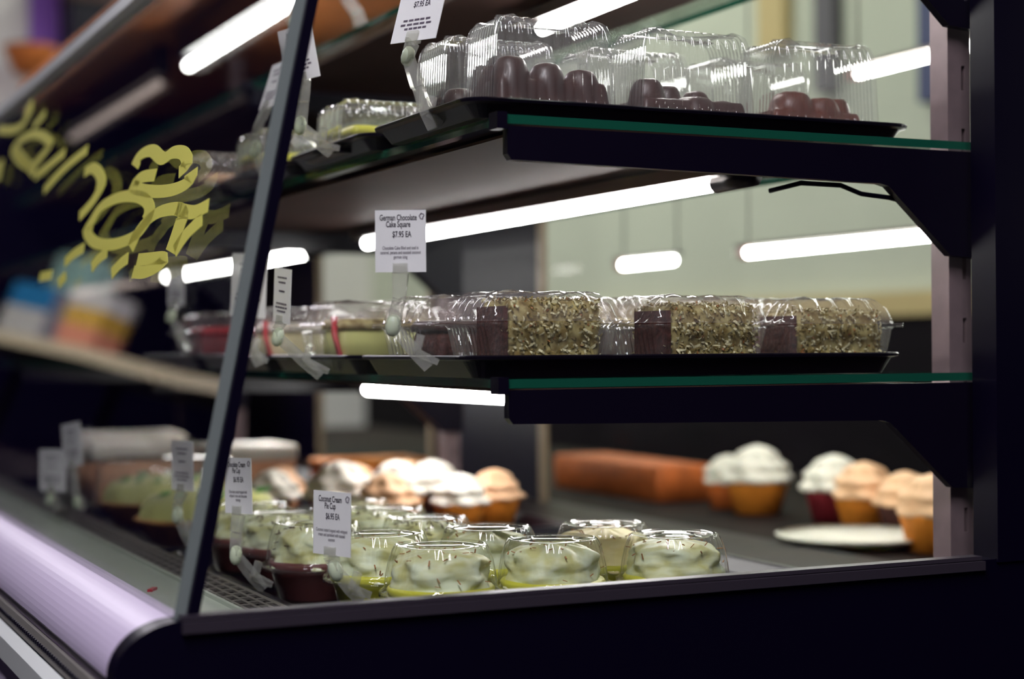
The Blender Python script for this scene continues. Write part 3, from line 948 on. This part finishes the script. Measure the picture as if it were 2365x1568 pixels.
def sprinkle_mesh(mat, seed, n=34, size=0.0034):
    rnd = random.Random(seed)
    b = MB()
    for _ in range(n):
        a = rnd.uniform(0, 2 * PI)
        t = rnd.random() ** 0.7
        r = 0.0345 * math.sqrt(rnd.random())
        z = 0.0618 - 0.007 * (r / 0.034) ** 4 + rnd.uniform(-0.0012, 0.0004)
        if rnd.random() < 0.3:
            r = 0.0375 + rnd.uniform(-0.001, 0.0012); z = rnd.uniform(0.034, 0.055); r -= max(0, (z - 0.045)) * 0.25
        p = Vector((r * math.cos(a), r * math.sin(a), z))
        d = Vector((rnd.gauss(0, 1), rnd.gauss(0, 1), rnd.gauss(0, .5))).normalized()
        b.bar(p - d * size * rnd.uniform(.4, .8), p + d * size * rnd.uniform(.4, .8), 0.0010, 0.0005, (0.2, 0.1, 1))
    return b.data('sprinkles', mat, False)
SPR_C = [sprinkle_mesh('toasted_flake', s_) for s_ in range(3)]
SPR_K = [sprinkle_mesh('choc_shaving', s_ + 9, 70) for s_ in range(3)]
def pie_cup(loc, kind, label, rz, k):
    t = thing('pie_cup', label, 'dessert cup', loc, rz, 'coconut cream pie cups' if kind != 'choc' else 'chocolate cream pie cups')
    link('cup', CUP, t)
    link('filling', FILL_K if kind == 'choc' else FILL_C, t)
    link('whipped_cream', CREAM_WARM if kind == 'warm' else CREAMS[k % 4], t)
    o = link('sprinkles', (SPR_K if kind == 'choc' else SPR_C)[k % 3], t)
    o['kind'] = 'stuff'
    link('dome_lid', DOME, t)
    return t
CUPS = [((-0.019, 0.074), 'coco', 'domed coconut cream cup nearest the camera, right of its price card'),
        ((0.072, 0.070), 'coco', 'domed coconut cream cup in the front row, between two others'),
        ((0.168, 0.050), 'coco', 'domed coconut cream cup at the right end of the front row'),
        ((0.158, 0.146), 'warm', 'domed cup of warmer yellow cream behind the right end of the front row'),
        ((-0.030, 0.170), 'coco', 'domed coconut cream cup half hidden behind the coconut pie card'),
        ((0.064, 0.170), 'coco', 'domed coconut cream cup in the second row with concentric rings on its lid'),
        ((0.050, 0.268), 'choc', 'domed chocolate cream cup behind the second row of coconut cups'),
        ((0.049, 0.365), 'choc', 'domed chocolate cream cup farthest back, below the frosted cupcakes'),
        ((-0.050, 0.268), 'choc', 'domed chocolate cream cup with brown pudding, left of the coconut card'),
        ((-0.044, 0.375), 'choc', 'domed chocolate cream cup just right of the chocolate pie card'),
        ((-0.048, 0.472), 'choc', 'domed chocolate cream cup behind the chocolate pie card'),
        ((0.050, 0.462), 'coco', 'domed pale cream cup in the last row of the cup tray')]
for k, ((x, y), kind, lab) in enumerate(CUPS):
    pie_cup((x, y, FD), kind, lab, k * 1.3, k)

# whole pies further along the deck
def whole_pie(loc, r, label, cream, zest):
    t = thing('cream_pie', label, 'pie', loc, 0, 'whole pies on the deck')
    def mod(k, a, rr):
        return rr + (0.0016 * math.cos(24 * a) if k in (2, 3, 4) else 0)
    MB().lathe([(0.001, 0.0), (r * 0.76, 0.0), (r * 0.98, 0.026), (r * 1.02, 0.028), (r * 0.96, 0.030), (r * 0.90, 0.026)], 72, mod=mod).build('crust', 'crust', t, True)
    b = MB()
    def mod2(k, a, rr):
        return rr + (0.002 * math.sin(9 * a + k) if k < 4 else 0)
    b.lathe([(r * 0.93, 0.026), (r * 0.90, 0.040), (r * 0.80, 0.050), (r * 0.6, 0.055), (r * 0.3, 0.057), (0.0005, 0.057)], 60, mod=mod2)
    b.build('cream_top', cream, t, True)
    b = MB()
    rnd = random.Random(5)
    for _ in range(26):
        a, q = rnd.uniform(0, 2 * PI), r * 0.85 * math.sqrt(rnd.random())
        b.bar((q * math.cos(a) - .004, q * math.sin(a), 0.054), (q * math.cos(a) + .004, q * math.sin(a) + .003, 0.058), 0.004, 0.002)
    o = b.build('zest', zest, t)
    o['kind'] = 'stuff'
    return t
whole_pie((-0.020, 0.720, FD), 0.080, 'pale green cream pie with green zest beyond the pie cups', 'lime_cream', 'lime_zest')
whole_pie((-0.012, 0.950, FD), 0.080, 'pale green cream pie left of the slanted glass edge under a ribbed lid', 'lime_cream', 'lime_zest')
t = thing('pie_cover', 'ribbed clear round cover over the far cream pie left of the glass edge', 'cover', (-0.012, 0.950, FD), 0)
MB().lathe([(0.086, 0.029), (0.084, 0.034), (0.081, 0.070), (0.076, 0.078), (0.060, 0.080), (0.0005, 0.080)], 120, mod=lambda k, a, r: r + (0.0012 * math.cos(40 * a) if k in (1, 2) else 0)).build('dome', 'plastic', t, True)
# frosted cupcakes
def swirl_mesh(mat, seed, r0=0.031, h=0.036):
    b = MB()
    seg, lev = 48, 26
    vs, fs = [], []
    for k in range(lev + 1):
        t = k / lev
        r = r0 * (1 - t ** 2.1) ** 0.62 * (1 + 0.07 * math.sin(t * 17))
        for i in range(seg):
            a = 2 * PI * i / seg
            rr = max(0.0003, r * (1 + 0.09 * math.sin(6 * a + t * 6 + seed) + 0.10 * nz(math.cos(a), math.sin(a), t * 2 + seed, 1.3)))
            vs.append((rr * math.cos(a), rr * math.sin(a), h * t))
    for k in range(lev):
        for i in range(seg):
            j = (i + 1) % seg
            fs.append((k * seg + i, k * seg + j, (k + 1) * seg + j, (k + 1) * seg + i))
    b.add(vs, fs)
    return b.data('frosting_swirl', mat, True)
SW_W, SW_P = swirl_mesh('frosting', 0.0), swirl_mesh('frosting_peach', 2.0)
def wrapper_mesh(mat):
    b = MB()
    b.lathe([(0.0005, 0.0), (0.021, 0.0), (0.029, 0.030), (0.0295, 0.032), (0.0005, 0.033)], 72, mod=lambda k, a, r: r + (0.0009 * math.cos(24 * a) if k in (1, 2) else 0))
    return b.data('wrapper', mat, True)
WRAP = {m_: wrapper_mesh(m_) for m_ in ('orange_cake', 'orange_loaf', 'strawberry_cake', 'choc_cake', 'peach_cake')}
CC = [((0.180, 0.700), SW_P, 'orange_cake', 1.05, 'peach swirl cupcake in an orange wrapper, right end of the cupcake group'),
      ((0.150, 0.775), SW_W, 'strawberry_cake', 1.2, 'large white swirl cupcake over a red wrapper, tallest in the group'),
      ((0.228, 0.795), SW_W, 'orange_cake', 1.15, 'white swirl cupcake in an orange wrapper behind the peach one'),
      ((0.290, 0.830), SW_W, 'choc_cake', 1.1, 'white swirl cupcake nearest the mirror in the cupcake group'),
      ((0.265, 0.690), SW_W, 'orange_cake', 1.0, 'white swirl cupcake in an orange wrapper, reflected at the right'),
      ((0.330, 0.735), SW_P, 'orange_cake', 1.0, 'peach swirl cupcake close to the mirror'),
      ((0.095, 0.860), SW_W, 'peach_cake', 1.0, 'white swirl cupcake left of the tall one'),
      ((0.130, 0.940), SW_P, 'choc_cake', 0.95, 'peach swirl cupcake at the left end of the group'),
      ((0.215, 0.900), SW_P, 'strawberry_cake', 1.0, 'peach swirl cupcake over a red wrapper at the back'),
      ((0.300, 0.940), SW_P, 'strawberry_cake', 1.0, 'peach swirl cupcake at the back beside the mirror')]
for (x, y), sw, wm, sc, lab in CC:
    t = thing('cupcake', lab, 'cupcake', (x, y, FD), x * 40, 'frosted cupcakes on the deck')
    t.scale = (sc, sc, sc)
    link('wrapper', WRAP[wm], t)
    link('frosting_swirl', sw, t, (0, 0, 0.031))
# iced loaf cakes
sheet_cake('loaf_cake', (0.330, 1.160, FD), 0.150, 0.10, 0.055, 'orange_loaf', 'bright orange loaf cake beside the mirror', 'orange_cake', 0.0, 'cake', 'iced loaf cakes on the deck')
sheet_cake('loaf_cake', (0.170, 1.250, FD), 0.130, 0.12, 0.075, 'peach_cake', 'white iced peach loaf cake right of the others', 'frosting', 0.0, 'cake', 'iced loaf cakes on the deck', 0.020)
sheet_cake('loaf_cake', (0.020, 1.300, FD), 0.130, 0.12, 0.080, 'peach_cake', 'white iced peach loaf cake beyond the green pie', 'frosting', 0.05, 'cake', 'iced loaf cakes on the deck', 0.022)
sheet_cake('loaf_cake', (0.060, 1.480, FD), 0.150, 0.12, 0.085, 'orange_loaf', 'white iced orange loaf cake farthest along the deck', 'frosting', -0.05, 'cake', 'iced loaf cakes on the deck', 0.022)
# coconut crumbs on the deck tray
b = MB()
rnd = random.Random(3)
for _ in range(40):
    x, y = rnd.uniform(0.20, 0.36), rnd.uniform(0.02, 0.30)
    a = rnd.uniform(0, PI)
    L_ = rnd.uniform(0.001, 0.004)
    b.bar((x, y, FD + 0.0006), (x + L_ * math.cos(a), y + L_ * math.sin(a), FD + 0.0008), 0.0009, 0.0006)
tag(b.build('coconut_crumbs', 'coconut_flake'), 'stray coconut crumbs on the tray right of the pie cups', 'crumbs', None, 'stuff')
tag(MB().bar((-0.195, 0.25, -0.166), (-0.188, 0.262, -0.166), 0.004, 0.002).build('crumb', 'raspberry'), 'small red crumb on the pale ledge inside the front glass', 'crumb')

# ------------------------------------------------------------------ price cards on clear clips
CARDS = {
 'T1': dict(c=(-0.0263, 0.0911, 0.2786), w=0.0428, h=0.0516, th=60, roll=0, lean=20, joint=(-0.0345, 0.0952, 0.2442), grip=(-0.0278, 0.0921, 0.2214), foot=(-0.0176, 0.0875, 0.1895)),
 'T2': dict(c=(-0.0711, 0.2452, 0.268), w=0.0367, h=0.0442, th=60, roll=-6, lean=-8, joint=(-0.0702, 0.2451, 0.2088), grip=(-0.0679, 0.2439, 0.2284), foot=(-0.0471, 0.2343, 0.1854)),
 'T3': dict(c=(-0.0527, 0.3731, 0.2617), w=0.0368, h=0.0443, th=84, roll=0, lean=18, joint=(-0.0686, 0.3772, 0.2038), grip=(-0.0679, 0.3768, 0.2212), foot=(-0.0582, 0.3725, 0.1727)),
 'M1': dict(c=(-0.0602, 0.0473, 0.1019), w=0.0370, h=0.0446, th=32, roll=0, joint=(-0.0652, 0.05, 0.0412), grip=(-0.0612, 0.048, 0.0605), foot=(-0.0422, 0.0392, 0.0106)),
 'M2': dict(c=(-0.0868, 0.2438, 0.0686), w=0.0369, h=0.0445, th=86, roll=6, joint=(-0.0899, 0.2454, 0.0348), grip=(-0.0905, 0.2457, 0.0412), foot=(-0.0586, 0.2308, 0.0021)),
 'M3': dict(c=(-0.0719, 0.3905, 0.0824), w=0.0476, h=0.0573, th=66, roll=4, joint=(-0.0768, 0.3931, 0.0431), grip=(-0.0768, 0.393, 0.0489), foot=(-0.0628, 0.3866, 0.0098)),
 'M4': dict(c=(-0.0324, 0.8144, 0.0974), w=0.0361, h=0.0435, th=74, roll=2, joint=(-0.0376, 0.8171, 0.0633), grip=(-0.0376, 0.817, 0.0682), foot=(-0.0221, 0.8099, 0.0236)),
 'B1': dict(c=(-0.1038, 0.0746, -0.1011), w=0.0383, h=0.0461, th=65, roll=1, joint=(-0.1014, 0.0737, -0.1352), grip=(-0.1028, 0.0743, -0.1296), foot=(-0.0846, 0.0658, -0.1572)),
 'B2': dict(c=(-0.1201, 0.2594, -0.0866), w=0.0378, h=0.0455, th=71, roll=-2, joint=(-0.1218, 0.2605, -0.1433), grip=(-0.1217, 0.2603, -0.1249), foot=(-0.1011, 0.2508, -0.1718)),
 'B3': dict(c=(-0.1263, 0.4172, -0.0795), w=0.0373, h=0.0449, th=74, roll=0, joint=(-0.1303, 0.4194, -0.1244), grip=(-0.1302, 0.4193, -0.1127), foot=(-0.1198, 0.4145, -0.1518)),
 'B4': dict(c=(-0.1605, 0.8764, -0.112), w=0.0400, h=0.0482, th=54, roll=0, joint=(-0.1633, 0.8779, -0.1445), grip=(-0.1633, 0.8778, -0.1386), foot=(-0.1567, 0.8748, -0.1584)),
 'B5': dict(c=(-0.148, 0.826, -0.0806), w=0.0401, h=0.0484, th=70, roll=-8, joint=(-0.1429, 0.8239, -0.145), grip=(-0.1454, 0.825, -0.1208), foot=(-0.1398, 0.8225, -0.1547)),
}
WORDS = {
 'T1': ('Chocolate\nCake Square', '$7.95 EA', '', 'white price card for a chocolate cake square, cut off by the top of the photo'),
 'T2': ('Italian Rum\nCake Square', '$7.95 EA', '', 'white price card for an Italian rum cake square beside the slanted glass edge'),
 'T3': ('', '', '', 'white price card seen edge-on just right of the slanted glass edge, top shelf'),
 'M1': ('German Chocolate\nCake Square', '$7.95 EA', 'Chocolate Cake filled and iced in\ncaramel, pecans and toasted coconut\ngerman icing', 'white price card for a German chocolate cake square, sharp and facing the camera'),
 'M2': ('', '', '', 'narrow turned price card on the middle shelf beside the mossy cake'),
 'M3': ('', '', '', 'blurred price card turned edge-on in front of the middle shelf lamp'),
 'M4': ('', '', '', 'blurred price card on the middle shelf left of the slanted glass edge'),
 'B1': ('Coconut Cream\nPie Cup', '$6.95 EA', 'Coconut custard topped with whipped\ncream and sprinkled with toasted\ncoconut', 'white price card for a coconut cream pie cup in front of the cups'),
 'B2': ('Chocolate Cream\nPie Cup', '$6.95 EA', 'Chocolate custard topped with\nwhipped cream and chocolate\nshavings', 'white price card for a chocolate cream pie cup, left of the coconut one'),
 'B3': ('', '', '', 'white price card half behind the slanted glass edge above the deck'),
 'B4': ('', '', '', 'lower of two blurred price cards at the far left of the deck'),
 'B5': ('', '', '', 'higher of two blurred price cards at the far left of the deck'),
}
def card(key):
    q = CARDS[key]
    ti, pr, de, lab = WORDS[key]
    foot = Vector(q['foot'])
    t = thing('price_card', lab, 'price card', foot, 0, 'price cards on clear clips')
    c = Vector(q['c']) - foot
    joint = Vector(q['joint']) - foot
    grip = Vector(q['grip']) - foot
    th, ro = math.radians(q['th']), math.radians(q['roll'])
    hx = Vector((math.cos(th), -math.sin(th), 0))
    zz = Vector((0, 0, 1))
    ux = hx * math.cos(ro) - zz * math.sin(ro)
    uy = zz * math.cos(ro) + hx * math.sin(ro)
    la = math.radians(q.get('lean', 0))
    back = Vector((math.sin(th), math.cos(th), 0))
    uy = (uy * math.cos(la) + back * math.sin(la)).normalized()
    un = ux.cross(uy)
    w, h = q['w'], q['h']
    holder = MB().box((-w / 2, -h / 2, -0.0006), (w / 2, h / 2, 0.0)).build('card', 'card', t)
    holder.matrix_local = Matrix(((ux.x, uy.x, un.x, c.x), (ux.y, uy.y, un.y, c.y), (ux.z, uy.z, un.z, c.z), (0, 0, 0, 1)))
    k = h / 0.0446
    # print too blurred to read: plain lines of ink where the words stand
    rows_ = [] if de else [(-0.15, .62), (-0.22, .70), (-0.29, .50)]
    if not ti:
        rows_ += [(0.33, .55), (0.24, .42), (0.08, .34)]
    b = MB()
    for yy, ww in rows_:
        n_ = 5
        for j in range(n_):
            xa = -w * ww / 2 + w * ww * j / n_
            b.box((xa, h * yy - 0.0007 * k, 0.0001), (xa + w * ww / n_ * (0.72 + 0.05 * (j % 3)), h * yy + 0.0007 * k, 0.0003))
    if rows_:
        o = b.build('printed_lines', 'ink_pale', holder)
        o['kind'] = 'stuff'
    if ti:
        text('title', ti, 0.0060 * k, 'ink', holder, (-0.0016 * k, h * 0.335, 0.0002), 0.58, sp=0.80)
        text('price', pr, 0.0060 * k, 'ink', holder, (0.001 * k, h * 0.065, 0.0002), 0.62)
        if de:
            text('description', de, 0.0034 * k, 'ink_pale', holder, (0.000, -h * 0.135, 0.0002), 0.58, sp=0.95)
        hat = [(-1.6, -2), (1.2, -2.4), (1.3, -0.6), (2.4, 0.2), (2.2, 1.8), (0.8, 1.9), (0.1, 2.6), (-1.2, 2.2), (-1.5, 1.2), (-2.5, 0.8), (-2.4, -0.6), (-1.5, -0.8)]
        MB().tube([(w * 0.42 + a * 0.00068 * k, h * 0.395 + b_ * 0.00085 * k, 0.0003) for a, b_ in hat], 0.00030 * k, 4, closed=True).build('chef_hat_print', 'ink_pale', holder)
    # clear clip: jaw holding the card, pale joint, arm and two prongs on the tray rim
    bot = c - uy * (h / 2)
    jaw_top = c - uy * (h * 0.36)
    low = joint if joint.z < grip.z else grip
    high = grip if joint.z < grip.z else joint
    b = MB()
    b.bar(bot + un * 0.0022 - uy * 0.001, jaw_top + un * 0.0018, 0.0105, 0.0018, un)
    b.bar(bot - un * 0.0026 - uy * 0.001, jaw_top - un * 0.0020, 0.0105, 0.0018, un)
    b.build('jaw', 'plastic_clip', t)
    b = MB()
    b.bar(bot - uy * 0.0005, high, 0.0115, 0.0060, un, 0.0090, 0.0055)
    b.bar(high, low, 0.0085, 0.0055, un, 0.0098, 0.0060)
    b.build('arm', 'plastic_clip', t)
    b = MB()
    ax = (Vector((0, 0, 1)) if abs(un.z) < .9 else Vector((1, 0, 0)))
    d_ = (joint - bot).normalized() if (joint - bot).length > 1e-4 else -uy
    rings = []
    for i, (s_, rr) in enumerate(((-1, 0.30), (-0.8, 0.75), (-0.3, 1.0), (0.3, 1.0), (0.8, 0.75), (1, 0.30))):
        cc = joint + d_ * s_ * 0.0078
        e1 = d_.cross(un).normalized()
        e2 = d_.cross(e1)
        rings.append([cc + (e1 * math.cos(2 * PI * n / 12) * 0.0056 + e2 * math.sin(2 * PI * n / 12) * 0.0046) * rr for n in range(12)])
    b.loops(rings, True, True)
    b.build('joint', 'joint', t, True)
    side = Vector((math.cos(yaw), -math.sin(yaw), 0))
    knee = low * 0.45
    knee = low + (Vector((0, 0, 0)) - low) * 0.62
    b = MB()
    b.bar(low, knee, 0.0078, 0.0052, un, 0.0094, 0.0060)
    b.bar(knee, Vector((0, 0, 0)), 0.0094, 0.0060, un, 0.0074, 0.0044)
    b.build('front_prong', 'plastic_clip', t)
    b = MB()
    p0 = knee + side * 0.0045 + Vector((0, 0, 0.0125))
    b.bar(p0, knee + side * 0.001, 0.0056, 0.0040, un, 0.0062, 0.0048)
    b.bar(knee + side * 0.001, Vector((0, 0, 0.004)) + side * 0.007, 0.0062, 0.0048, un, 0.0044, 0.0030)
    b.build('rear_prong', 'plastic_clip', t)
    return t
for key in CARDS:
    card(key)
bake_texts()
# two more clips without a readable card on the highest shelf
for k, (y, lab) in enumerate(((0.62, 'blurred clear clip hanging on the highest shelf, nearer the top edge of the photo'), (0.80, 'blurred clear clip on the highest shelf beside the slanted glass edge'))):
    t = thing('shelf_clip', lab, 'clip', (0.118, y, 0.385), 0, 'clips on the highest shelf')
    MB().bar((0, 0, 0), (-0.012, 0.004, 0.018), 0.012, 0.008, (0, 1, 0)).build('prong', 'plastic_clip', t)
    MB().bar((0.004, 0, -0.012), (-0.002, 0, 0.004), 0.012, 0.010, (0, 1, 0)).build('prong', 'plastic_clip', t)
    MB().lathe([(0.0004, -0.006), (0.005, -0.003), (0.006, 0.002), (0.004, 0.006), (0.0004, 0.007)], 14, (-0.013, 0.004, 0.022)).build('joint', 'joint', t, True)

# ------------------------------------------------------------------ the shop across the aisle (seen in the glass and the mirror)
RAIL = [(-1.10, 3.02), (-1.045, 3.309), (-1.0135, 3.473), (-0.9295, 3.7165), (-0.842, 3.932), (-0.770, 4.280), (-0.6895, 4.671), (-0.645, 4.994), (-0.60, 5.5)]
t = thing('aisle_counter', 'thin curved counter with a cream edge rail, mirrored in the front glass', 'counter', (0, 0, 0))
b = MB()
b.loops([[(x, y, 0.262), (x, y, 0.300), (x + 0.02, y + 0.004, 0.300), (x + 0.02, y + 0.004, 0.262)] for x, y in RAIL], True, True)
b.build('edge_rail', 'cream_rail', t)
b = MB()
b.loops([[(x + 0.004, y, 0.282), (x + 0.004, y, 0.2995), (x - 0.42, y + 0.25, 0.2995), (x - 0.42, y + 0.25, 0.282)] for x, y in RAIL], True, True)
b.build('counter_top', 'store_grey', t)
for x, y in ((-1.20, 3.35), (-0.90, 5.4), (-1.1, 4.6)):
    MB().tube([(x, y, -1.0), (x, y, 0.282)], 0.02, 10).build('leg', 'black', t, True)
def package(name, quad, th, mats, label, bands):
    """upright printed carton standing on the aisle counter"""
    A, B_, C_, D_ = [Vector(v) for v in quad]
    A.z = B_.z = 0.3003
    D_ = Vector((A.x, A.y, D_.z)); C_ = Vector((B_.x, B_.y, C_.z))
    hv = (B_ - A)
    dep = Vector((hv.y, -hv.x, 0)).normalized() * th
    if dep.x > 0:
        dep = -dep
    t = thing(name, label, 'package', (A + B_ + dep) / 2, 0, 'packages on the aisle counter')
    o = (A + B_ + dep) / 2
    z0 = 0.0
    H = max(C_.z, D_.z) - 0.3003
    for i, (f0, f1) in enumerate(bands):
        b = MB()
        lo, hi = Vector((0, 0, H * f0)), Vector((0, 0, H * f1))
        base = [A - o, B_ - o, B_ + dep - o, A + dep - o]
        base = [Vector((v.x, v.y, 0)) for v in base]
        b.loops([[v + lo for v in base], [v + hi for v in base]], True, True)
        b.build('printed_band' if i else 'carton', mats[i], t)
    return t
package('printed_carton', [(-0.75, 5.30, 0.35), (-0.846, 5.01, 0.36), (-0.783, 5.08, 0.54), (-0.70, 5.38, 0.54)], 0.10, ['pale_print', 'blue_print'], 'blue and white carton at the far left of the mirrored counter', ((0, 0.62), (0.62, 1.0)))
package('printed_carton', [(-0.842, 4.577, 0.3325), (-0.921, 4.352, 0.342), (-0.88, 4.34, 0.5286), (-0.80, 4.558, 0.529)], 0.10, ['salmon_print', 'yellow_print', 'pale_print'], 'salmon, yellow and white carton on the mirrored counter', ((0, 0.45), (0.45, 0.72), (0.72, 1.0)))
package('printed_carton', [(-0.838, 4.86, 0.355), (-0.8805, 4.7555, 0.358), (-0.839, 4.775, 0.503), (-0.80, 4.90, 0.519)], 0.06, ['grey_print'], 'plain grey carton between the blue and the salmon ones', ((0, 1.0),))
package('printed_carton', [(-0.90, 5.60, 0.3), (-1.00, 5.25, 0.3), (-0.95, 5.2, 0.735), (-0.86, 5.5, 0.735)], 0.08, ['store_grey', 'teal_print'], 'tall pale teal carton behind the blue and white one', ((0, 0.45), (0.45, 1.0)))
# shop beyond the far end, above the glass
struct(MB().box((0.20, 5.6, -1.0), (3.2, 5.65, 1.9)).build('wall_far', 'store_white'))
tag(MB().box((0.585, 5.56, 1.16), (0.690, 5.60, 2.0)).build('purple_banner', 'store_purple'), 'narrow purple banner hanging on the pale far wall', 'banner')
t = thing('dark_cabinet', 'dark brown wall cabinet at the upper left, beside the purple banner', 'cabinet', (0.80, 5.45, 1.20))
MB().box((-0.10, -0.10, 0.0), (0.35, 0.12, 0.16)).build('body', 'black', t)
MB().box((-0.105, -0.12, 0.16), (0.37, 0.12, 0.30)).build('top_box', 'store_brown', t)
t = thing('orange_basket', 'round orange brown basket below the purple banner', 'basket', (0.56, 5.42, 1.075))
MB().lathe([(0.001, 0.0), (0.06, 0.0), (0.10, 0.09), (0.105, 0.10), (0.095, 0.10), (0.055, 0.01)], 24).build('bowl', 'store_orange', t, True)
MB().lathe([(0.097, 0.096), (0.106, 0.10), (0.100, 0.106), (0.092, 0.10)], 24).build('rim', 'store_brown', t, True)
# shop ceiling lamp behind the camera, plus added fill lamps out of view
def ceiling_lamp(x, y0, y1, z, mat, label):
    t = thing('ceiling_lamp', label, 'lamp', (x, (y0 + y1) / 2, z), 0, 'shop ceiling lamps')
    L_ = (y1 - y0) / 2
    MB().box((-0.09, -L_ - 0.03, 0.02), (0.09, L_ + 0.03, 0.07)).build('housing', 'store_white', t)
    MB().box((-0.075, -L_, 0.0), (0.075, L_, 0.02)).build('diffuser', mat, t)
ceiling_lamp(-0.35, 2.2, 4.4, 1.55, 'aisle_fill', 'added fill lamp above the aisle counter, out of view')
ceiling_lamp(-1.0, -2.9, -0.5, 1.95, 'store_tube', 'shop ceiling lamp behind the camera')
ceiling_lamp(1.25, 1.6, 5.6, 1.9, 'backroom_fill', 'long added fill lamp behind the case, out of view')
# the back counter seen through the rear doors
t = thing('back_counter', 'dark work counter behind the rear glass doors', 'counter', (0.62, 0, 0))
MB().box((0.0, -0.3, -0.225), (0.62, 3.6, -0.205)).build('worktop', 'worktop', t)
MB().box((0.03, -0.28, -1.0), (0.58, 3.58, -0.225)).build('body', 'black', t)
def work_lamp(x, y0, y1, z, label):
    t = thing('work_lamp', label, 'lamp', (x, (y0 + y1) / 2, z), 0, 'tube lamps behind the rear doors')
    L_ = (y1 - y0) / 2
    MB().tube([(0, -L_, 0), (0, L_, 0)], 0.0062, 12).build('tube', 'tube', t, True)
    MB().box((-0.004, -L_ - 0.01, 0.0085), (0.012, L_ + 0.03, 0.013)).build('housing', 'lamp_metal', t)
    MB().tube([(0, L_, 0), (0, L_ + 0.016, 0)], 0.009, 12).build('end_cap', 'pink_paper', t, True)
    for e in (-1, 1):
        MB().tube([(0.004, e * (L_ + 0.005), 0.013), (0.004, e * (L_ + 0.005), 0.9)], 0.0012, 6).build('wire', 'lamp_metal', t, True)
work_lamp(0.81, -0.15, 0.915, 0.157, 'bright tube lamp behind the rear door, right of the short one')
work_lamp(0.81, 1.12, 1.275, 0.157, 'short bright tube lamp behind the rear door, left of the long one')
work_lamp(0.81, -0.15, 0.66, 0.372, 'upper tube lamp behind the ribbed boxes at the right')
BC = -0.2047
tag(sheet_cake('loaf_cake', (0.80, 1.24, BC), 0.10, 0.34, 0.052, 'orange_loaf', 'long glowing orange loaf on the back counter', None, 0.0, 'cake', 'iced loaf cakes on the deck'), 'long glowing orange loaf on the back counter', 'cake')
BCC = [((0.80, 0.955), SW_W, 'orange_loaf', 1.12, 'pale swirl cupcake behind the rear door beside the orange loaf'),
       ((0.79, 0.865), SW_W, 'orange_cake', 1.40, 'tallest pale swirl cupcake behind the rear door, over an amber wrapper'),
       ((0.82, 0.730), SW_W, 'strawberry_cake', 1.30, 'pale swirl cupcake behind the rear door over a dark red wrapper'),
       ((0.80, 0.640), SW_P, 'orange_cake', 1.25, 'peach swirl cupcake behind the rear door, second from the right'),
       ((0.80, 0.560), SW_P, 'choc_cake', 1.15, 'peach swirl cupcake behind the rear door, half behind the shelf bracket'),
       ((0.72, 0.410), SW_P, 'orange_cake', 1.30, 'amber cupcake at the far right against the slotted upright')]
for (x, y), sw, wm, sc, lab in BCC:
    t = thing('cupcake', lab, 'cupcake', (x, y, BC), x * 40 + y * 9, 'cupcakes behind the rear doors')
    t.scale = (sc, sc, sc)
    link('wrapper', WRAP[wm], t)
    link('frosting_swirl', sw, t, (0, 0, 0.031))
t = thing('serving_plate', 'long white serving plate behind the rear door at the lower right', 'plate', (0.68, 0.50, BC))
MB().lathe([(0.001, 0.0), (0.05, 0.0), (0.088, 0.010), (0.090, 0.012), (0.05, 0.004), (0.001, 0.003)], 40).build('dish', 'frosting', t, True)
MB().lathe([(0.087, 0.010), (0.092, 0.012), (0.087, 0.014)], 40).build('rim', 'frosting', t, True)
